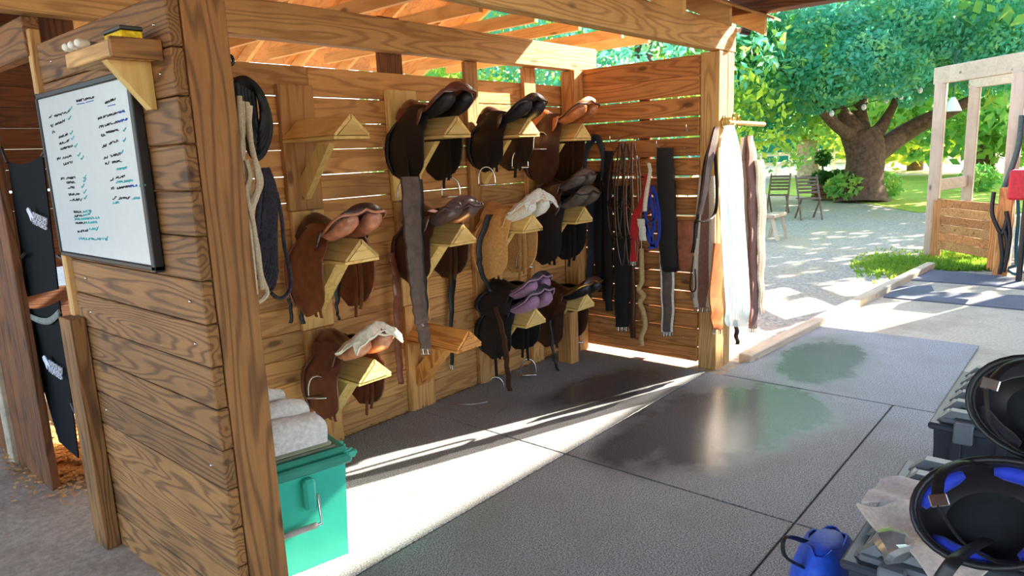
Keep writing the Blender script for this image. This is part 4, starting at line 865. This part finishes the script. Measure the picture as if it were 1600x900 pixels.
for x, y, s, dd in ((1190, 60, 70, -1), (1240, 110, 65, -2), (1200, 150, 50, 0), (1290, 60, 80, -2), (1310, 120, 60, -2.5), (1370, 40, 80, -1), (1390, 110, 60, -2.5), (1440, 60, 75, -2), (1450, 120, 45, -1), (1510, 40, 80, -2), (1560, 80, 75, -2.5), (1590, 30, 70, -1), (1250, 20, 80, 0), (1340, 0, 80, 1), (1480, 0, 80, 0), (1170, 110, 45, -1), (1280, 150, 40, -1.5), (1420, 20, 60, -3), (1350, 90, 55, -3), (1230, 185, 40, .5), (1180, 200, 35, 1), (1540, 120, 45, -1), (1420, 150, 30, 0), (1600, 100, 60, -2), (1300, -60, 130, 1), (1450, -80, 140, 1), (1200, -50, 110, 1), (1590, -60, 120, 0)):
    c = tp(x, y, dd); r = s/FPX*D0*.9; bl.append((c[0], c[1], c[2], r, r, r*.7))
leafobj(oak, bl, 90000, .07, TEAL)
# second tree with pale trunk
b2 = on(1262, 276, 2, -.05); D2 = float((b2-CAM) @ _f); t2 = T('oak_tree', 'pale trunked tree standing on the lawn left of the oak', 'tree', tuple(b2)); q = lambda x, y, dd=0: dep(x, y, D2+dd)
branches(t2, [([q(1262, 277), q(1262, 245), q(1261, 222), q(1260, 205)], [.55, .48, .5, .45]), ([q(1260, 218), q(1252, 195), q(1240, 165)], [.35, .28, .15]), ([q(1262, 216), q(1274, 192), q(1288, 160)], [.35, .28, .15])], BARKP)
leafobj(t2, [(*q(x, y, d), s, s, s*.7) for x, y, s, d in ((1235, 190, 1.4, 0), (1280, 175, 1.5, 0), (1260, 150, 2.2, 1), (1220, 150, 2, 1), (1300, 140, 2.2, 1), (1265, 195, 1.0, -.5), (1185, 200, 1.3, 0), (1180, 160, 1.5, 0), (1260, 90, 3, 2))], 9000, .2, LIME)
def bgtree(px, py, dist, hgt, rad, mat, label, n=5000, size=.28, lean=0, lo=.25):
    d = ray(px, py); d = d/np.linalg.norm(d[:2]); b = CAM+d*dist; b[2] = -.05
    t = T('tree', label, 'tree', tuple(b), group='trees around the yard'); branches(t, [([b, b+np.array([.1, .1, hgt*.3]), b+np.array([0, .1, hgt*.6])], [rad*.09, rad*.07, rad*.03])], BARK)
    leafobj(t, blobset(b+np.array([0, 0, hgt*(.5+lo/2)]), (rad, rad, hgt*(.5-lo/2)), 26, rad*.42), n, size, mat)
bgtree(1430, 260, 42, 8, 4.5, LIME, 'yellow-green tree in the gap right of the oak trunk', 7000, .25, lo=.1)
bgtree(1540, 260, 36, 7.5, 4.2, MIDG, 'leafy tree behind the wash stall frame', 7000, .25, lo=.1)
bgtree(1640, 260, 33, 9, 4.5, MIDG, 'bushy tree at the right edge of the yard', 6000, .25, lo=.1)
bgtree(1370, 250, 60, 9, 6, LIME, 'distant lime tree between the oak limbs', 6000, .35, lo=.05)
bgtree(1180, 240, 64, 11, 7, MIDG, 'distant green tree behind the arena, beside the post', 6000, .4, lo=.2)
bgtree(1270, 240, 70, 12, 8, TEAL, 'distant blue-green tree behind the arena screen', 6000, .4, lo=.2)
bgtree(1010, 100, 16, 8.5, 3.6, TEAL, 'tree showing over the top of the end wall', 15000, .09, lo=.15)
bgtree(890, 100, 19, 8, 4.0, LIME, 'sunny tree seen above the saddle wall', 14000, .10, lo=.1)
bgtree(760, 100, 22, 8, 4.2, MIDG, 'tree seen through the slot above the black saddles', 12000, .12, lo=.1)
bgtree(1110, 150, 22, 9, 3.5, MIDG, 'tree standing directly behind the sunlit post', 12000, .11, lo=.15)
bgtree(1790, 200, 23, 9, 4.2, MIDG, 'tree beyond the right edge that dapples the gravel', 7000, .2, lo=.3)
# arena fence, screen
fn = T('rail_fence', 'white two-rail arena fence behind the trees', 'fence', (36, 14, 0)); 
fa, fb = on(1165, 262, 2, -.05), on(1345, 258, 2, -.05); fa = CAM+(fa-CAM)*(39/np.linalg.norm(fa-CAM)); fb = CAM+(fb-CAM)*(43/np.linalg.norm(fb-CAM)); fa[2] = fb[2] = -.05
WHT = plain('white_paint', srgb(240, 238, 228), .6, var=.05)
for i in range(9):
    p = fa+(fb-fa)*i/8; P('post', MB().cbox(p[0]-.07, p[0]+.07, p[1]-.07, p[1]+.07, -.05, 1.25, .01), WHT, fn, None, True)
for z in (.62, 1.12): P('rail', MB().tube([fa+np.array([0, 0, z]), fb+np.array([0, 0, z])], .09, 4), WHT, fn, None, True)
sa, sb = dep(1080, 235, 58), dep(1420, 235, 60)
def wallseg(a, b, z0, z1, th): 
    d = (b-a)[:2]; n = np.array([-d[1], d[0]])/np.linalg.norm(d)*th/2; return MB().prism([tuple(a[:2]-n), tuple(b[:2]-n), tuple(b[:2]+n), tuple(a[:2]+n)], 'z', z0, z1)
S('windscreen', 'teal windscreen fence along the far side of the arena', 'fence', wallseg(sa, sb, -.05, 2.1, .1), plain('teal_screen', srgb(40, 150, 160), .7, var=.1, sc=1))
ha, hb = dep(700, 230, 85), dep(1900, 230, 85)
hd = T('hedge', 'tall distant hedge closing the yard', 'hedge', tuple(((ha+hb)/2)[:2])+(-.05,)); leafobj(hd, [(*(ha+(hb-ha)*k/23)[:2], 2.5+rng.uniform(-1, 3), 5, 5, 4.5) for k in range(24)], 12000, .6, MIDG)
# string lights
sl_ = T('string_lights', 'string of white bulbs hanging under the oak', 'lights', tuple(tp(1400, 150, -2)))
pts = [tp(x, y, -2) for x, y in ((1300, 172), (1350, 162), (1385, 152), (1408, 146), (1438, 136), (1470, 120))]; P('cable', MB().tube(smoothpath(pts, 4), .012, 5), BLACKP, sl_, 60, True)
for p in pts: P('bulb', MB().ell(p+np.array([0, 0, -.08]), (.06, .06, .08), 8, 6), plain('bulb_white', srgb(240, 240, 236), .3), sl_, 60, True)
lm = T('pendant_shade', 'white bell-shaped lamp hanging behind the frame', 'lamp', tuple(tp(1488, 170, -4))); c = tp(1488, 168, -4)
P('shade', MB().tube([c+np.array([0, 0, .22]), c+np.array([0, 0, .14]), c+np.array([0, 0, -.08])], [.04, .09, .19], 14), WHT, lm, 60, True); P('cord', MB().tube([c+np.array([0, 0, .2]), c+np.array([0, 0, 1.2])], .012, 6), BLACKP, lm, 60, True)
# wooden folding chairs
CHW = plain('chair_wood', srgb(120, 98, 80), .8, var=.3, sc=14)
def chair(px, py, rz, label):
    b = on(px, py, 2, -.05); t = T('folding_chair', label, 'chair', (b[0], b[1], -.05), rz, group='wooden garden chairs')
    for s in (-.22, .22):
        P('leg', MB().tube([(s, -.28, 0), (s, .22, .95)], .022, 6), CHW, t); P('leg', MB().tube([(s*.9, .26, 0), (s*.9, -.18, .46)], .022, 6), CHW, t)
    for i in range(5): P('seat_slat', MB().cbox(-.21, .21, -.2+i*.085, -.13+i*.085, .44, .46, .004), CHW, t)
    for i in range(5): P('back_slat', MB().cbox(-.22, .22, .03+.037*i, .05+.037*i, .56+.075*i, .61+.075*i, .004), CHW, t)
    return t
chair(1262, 342, math.radians(-55), 'slatted wooden folding chair standing clear on the gravel'); chair(1216, 334, math.radians(-80), 'slatted wooden folding chair partly hidden by the hanging girths')
b = on(1214, 372, 2, -.05); bn2 = T('trestle', 'low rough wooden trestle on the gravel near the post', 'bench', tuple(b))
P('top', MB().cbox(-.5, .12, -.12, .12, .40, .46, .01), W('grey', 'x'), bn2)
for s in (-.4, .04): 
    for yy in (-.16, .16): P('leg', MB().tube([(s, yy, 0), (s, yy*.3, .42)], .035, 6), W('grey', 'z'), bn2)
# planter by the oak
b = on(1303, 312, 2, -.05); pl = T('planter', 'dark wooden planter box with green plants beside the oak', 'planter', tuple(b))
for i in range(3): P('board', MB().cbox(-.3, .3, -.55, .55, .02+.15*i, .15+.15*i, .01), W('dark', 'y'), pl)
leafobj(pl, [(b[0], b[1]+dy, .55, .3, .35, .25) for dy in (-.35, 0, .35)]+[(b[0], b[1]+.35, 1.15, .22, .22, .22)], 900, .09, foliage('leaves_dark', srgb(40, 90, 44), srgb(70, 130, 50), srgb(110, 160, 60)))
P('stem', MB().tube([(0, .35, .4), (0, .35, 1.0)], .03, 6), BARK, pl)
for i, (px, py, lb) in enumerate(((1375, 312, 'low leafy shrub at the right foot of the oak'), (1322, 316, 'dark shrub between planter and oak trunk'), (1530, 300, 'pale bush behind the wash stall half wall'))):
    b = on(px, py, 2, -.05); s = T('shrub', lb, 'shrub', tuple(b)); leafobj(s, [(b[0], b[1], .35, .55, .55, .4)], 500, .09, MIDG); P('stem', MB().tube([(0, 0, 0), (0, 0, .4)], .03, 6), BARK, s)
# wash stall frame
A_, B_ = on(1452, 402, 2, -.05), on(1566, 426, 2, -.05); back = np.array([1.25, -.22, 0]); zt_ = 2.42
wsh = T('wash_stall', 'weathered timber wash stall frame with plank half wall', 'wash stall', tuple((A_+B_)/2))
GW = W('grey', 'z'); GX = W('grey', 'x')
def bar(p, q, wx, wz, nm, mat): 
    p = np.array(p, float); q = np.array(q, float); d = q-p; L = np.linalg.norm(d[:2]); M = Matrix.Translation(Vector((p+q)/2-np.array(wsh.location))) @ Matrix.Rotation(math.atan2(d[1], d[0]), 4, 'Z'); return P(nm, MB().cbox(-L/2, L/2, -wx/2, wx/2, -wz/2, wz/2, .006, M), mat, wsh)
C_, D_ = A_+back, B_+back
for p in (A_, B_, C_, D_): P('post', MB().cbox(p[0]-.07, p[0]+.07, p[1]-.07, p[1]+.07, -.05, zt_-.1, .008), GW, wsh, None, True)
up = lambda p, z: np.array([p[0], p[1], z])
ex = (B_-A_)/np.linalg.norm(B_-A_)
bar(up(A_-ex*.12, zt_), up(B_+ex*.12, zt_), .08, .22, 'top_beam', GX); bar(up(C_-ex*.1, zt_-.03), up(D_+ex*.1, zt_-.03), .08, .2, 'top_beam', GX)
bar(up(A_, .95), up(C_, .95), .05, .16, 'side_rail', GX); bar(up(A_, .60), up(C_, .60), .05, .14, 'side_rail', GX); bar(up(B_, .95), up(D_, .95), .05, .16, 'side_rail', GX); bar(up(B_, .55), up(D_, .55), .05, .14, 'side_rail', GX)
for i in range(6): bar(up(A_+ex*.10, .15+i*.115), up(B_-ex*.06, .15+i*.115), .04, .108, 'plank', W('end', 'x') if i % 2 else W('back', 'x'))
for s in (.17, .30): 
    p = A_+ex*(s-.05) if s == .17 else B_-ex*.16; P('wall_post', MB().cbox(p[0]-.06, p[0]+.03, p[1]-.06, p[1]+.06, -.05, .76, .006), W('back', 'z'), wsh, None, True)
p = on(1562, 432, 2, -.05); P('short_post', MB().cbox(p[0]-.07, p[0]+.07, p[1]-.07, p[1]+.07, -.05, 1.0, .008), W('back', 'z'), wsh, None, True)
ptube('hose', 'dark coiled hose hanging on the short wash stall post', 'hose', [[(1553, 300), (1550, 330), (1556, 350), (1566, 365), (1574, 340)], [(1572, 330), (1578, 365), (1574, 400), (1568, 425)], [(1562, 365), (1566, 400), (1562, 428)], [(1570, 360), (1574, 385), (1570, 410)]], [BLACKP], 0, float(p[0])-.1, .022, None, 'loop', 8)
ptube('hose_wand', 'dark pipe leaning on the tall right post of the wash stall', 'pipe', [[(1597, 180), (1592, 225), (1580, 265), (1566, 300)]], [plain('pipe_grey', srgb(70, 84, 84), .5)], 0, float(B_[0])-.15, .03, None, 'pipe', 8)
gc = T('bucket_stand', 'red plastic bin on a stand at the right edge', 'bin', tuple(np.append(dep(1606, 288, 7.6)[:2], -.05))); c = dep(1606, 288, 7.6)
P('bin', MB().cbox(c[0]-.16, c[0]+.16, c[1]-.22, c[1]+.16, c[2]-.16, c[2]+.16, .02), plain('red_plastic', srgb(204, 30, 50), .4), gc, None, True)
P('stand', MB().tube([(c[0], c[1], -.05), (c[0], c[1], c[2]-.15)], .03, 8), BLACKP, gc, 60, True)
ptube('cord', 'dark green cord hanging down by the red bin', 'cord', [[(1590, 300), (1591, 340), (1588, 380), (1588, 415)], [(1588, 415), (1574, 420), (1586, 428), (1600, 424)]], [plain('cord_teal', srgb(20, 92, 110), .5)], 0, 9.0, .018, None, 'strand', 8)
# old mats and torn edge in front of the wash stall
dk = plain('old_rubber', srgb(86, 92, 108), .75, var=.25, sc=3)
flat('rubber_mat', 'old bluish rubber mat in front of the wash stall', 'mat', pxl([(1438, 420), (1570, 432), (1600, 440), (1600, 452), (1545, 446), (1400, 436)], -.012), -.008, dk, .012, None)
flat('rubber_mat', 'torn old rubber mat with a worn hole beyond the apron', 'mat', pxl([(1400, 448), (1455, 446), (1460, 456), (1560, 460), (1600, 462), (1600, 484), (1380, 464)], -.012), -.008, dk, .012, None)
def gg():
    px = random.uniform(1440, 1560); py = random.uniform(396, 424); return on(px, py, 2, -.05)
def blades(name, label, n, gen, h, mat):
    V = []; F = []
    for i in range(n):
        p = gen(); a = random.uniform(0, 6.28); hh = h*random.uniform(.5, 1.3); d = np.array([math.cos(a), math.sin(a), 0])*.02; b = len(V); V += [p-d, p+d, p+np.array([random.uniform(-.05, .05), random.uniform(-.05, .05), hh])]; F.append((b, b+1, b+2))
    return S(name, label, 'grass', MB().add(V, F), mat, kind='stuff')
BLD = foliage('grass_blades', srgb(110, 160, 50), srgb(150, 184, 60), srgb(190, 200, 80))
blades('grass', 'green grass growing at the foot of the wash stall', 2600, gg, .07, BLD)
def gg2():
    while True:
        px = random.gauss(1400, 34); py = random.gauss(415, 9)
        if 1330 < px < 1436 and py < 400+ (1440-px)*.55+18: return on(px, py, 2, -.05)
blades('grass', 'patch of grass on the gravel along the timber kerb', 1800, gg2, .045, BLD)
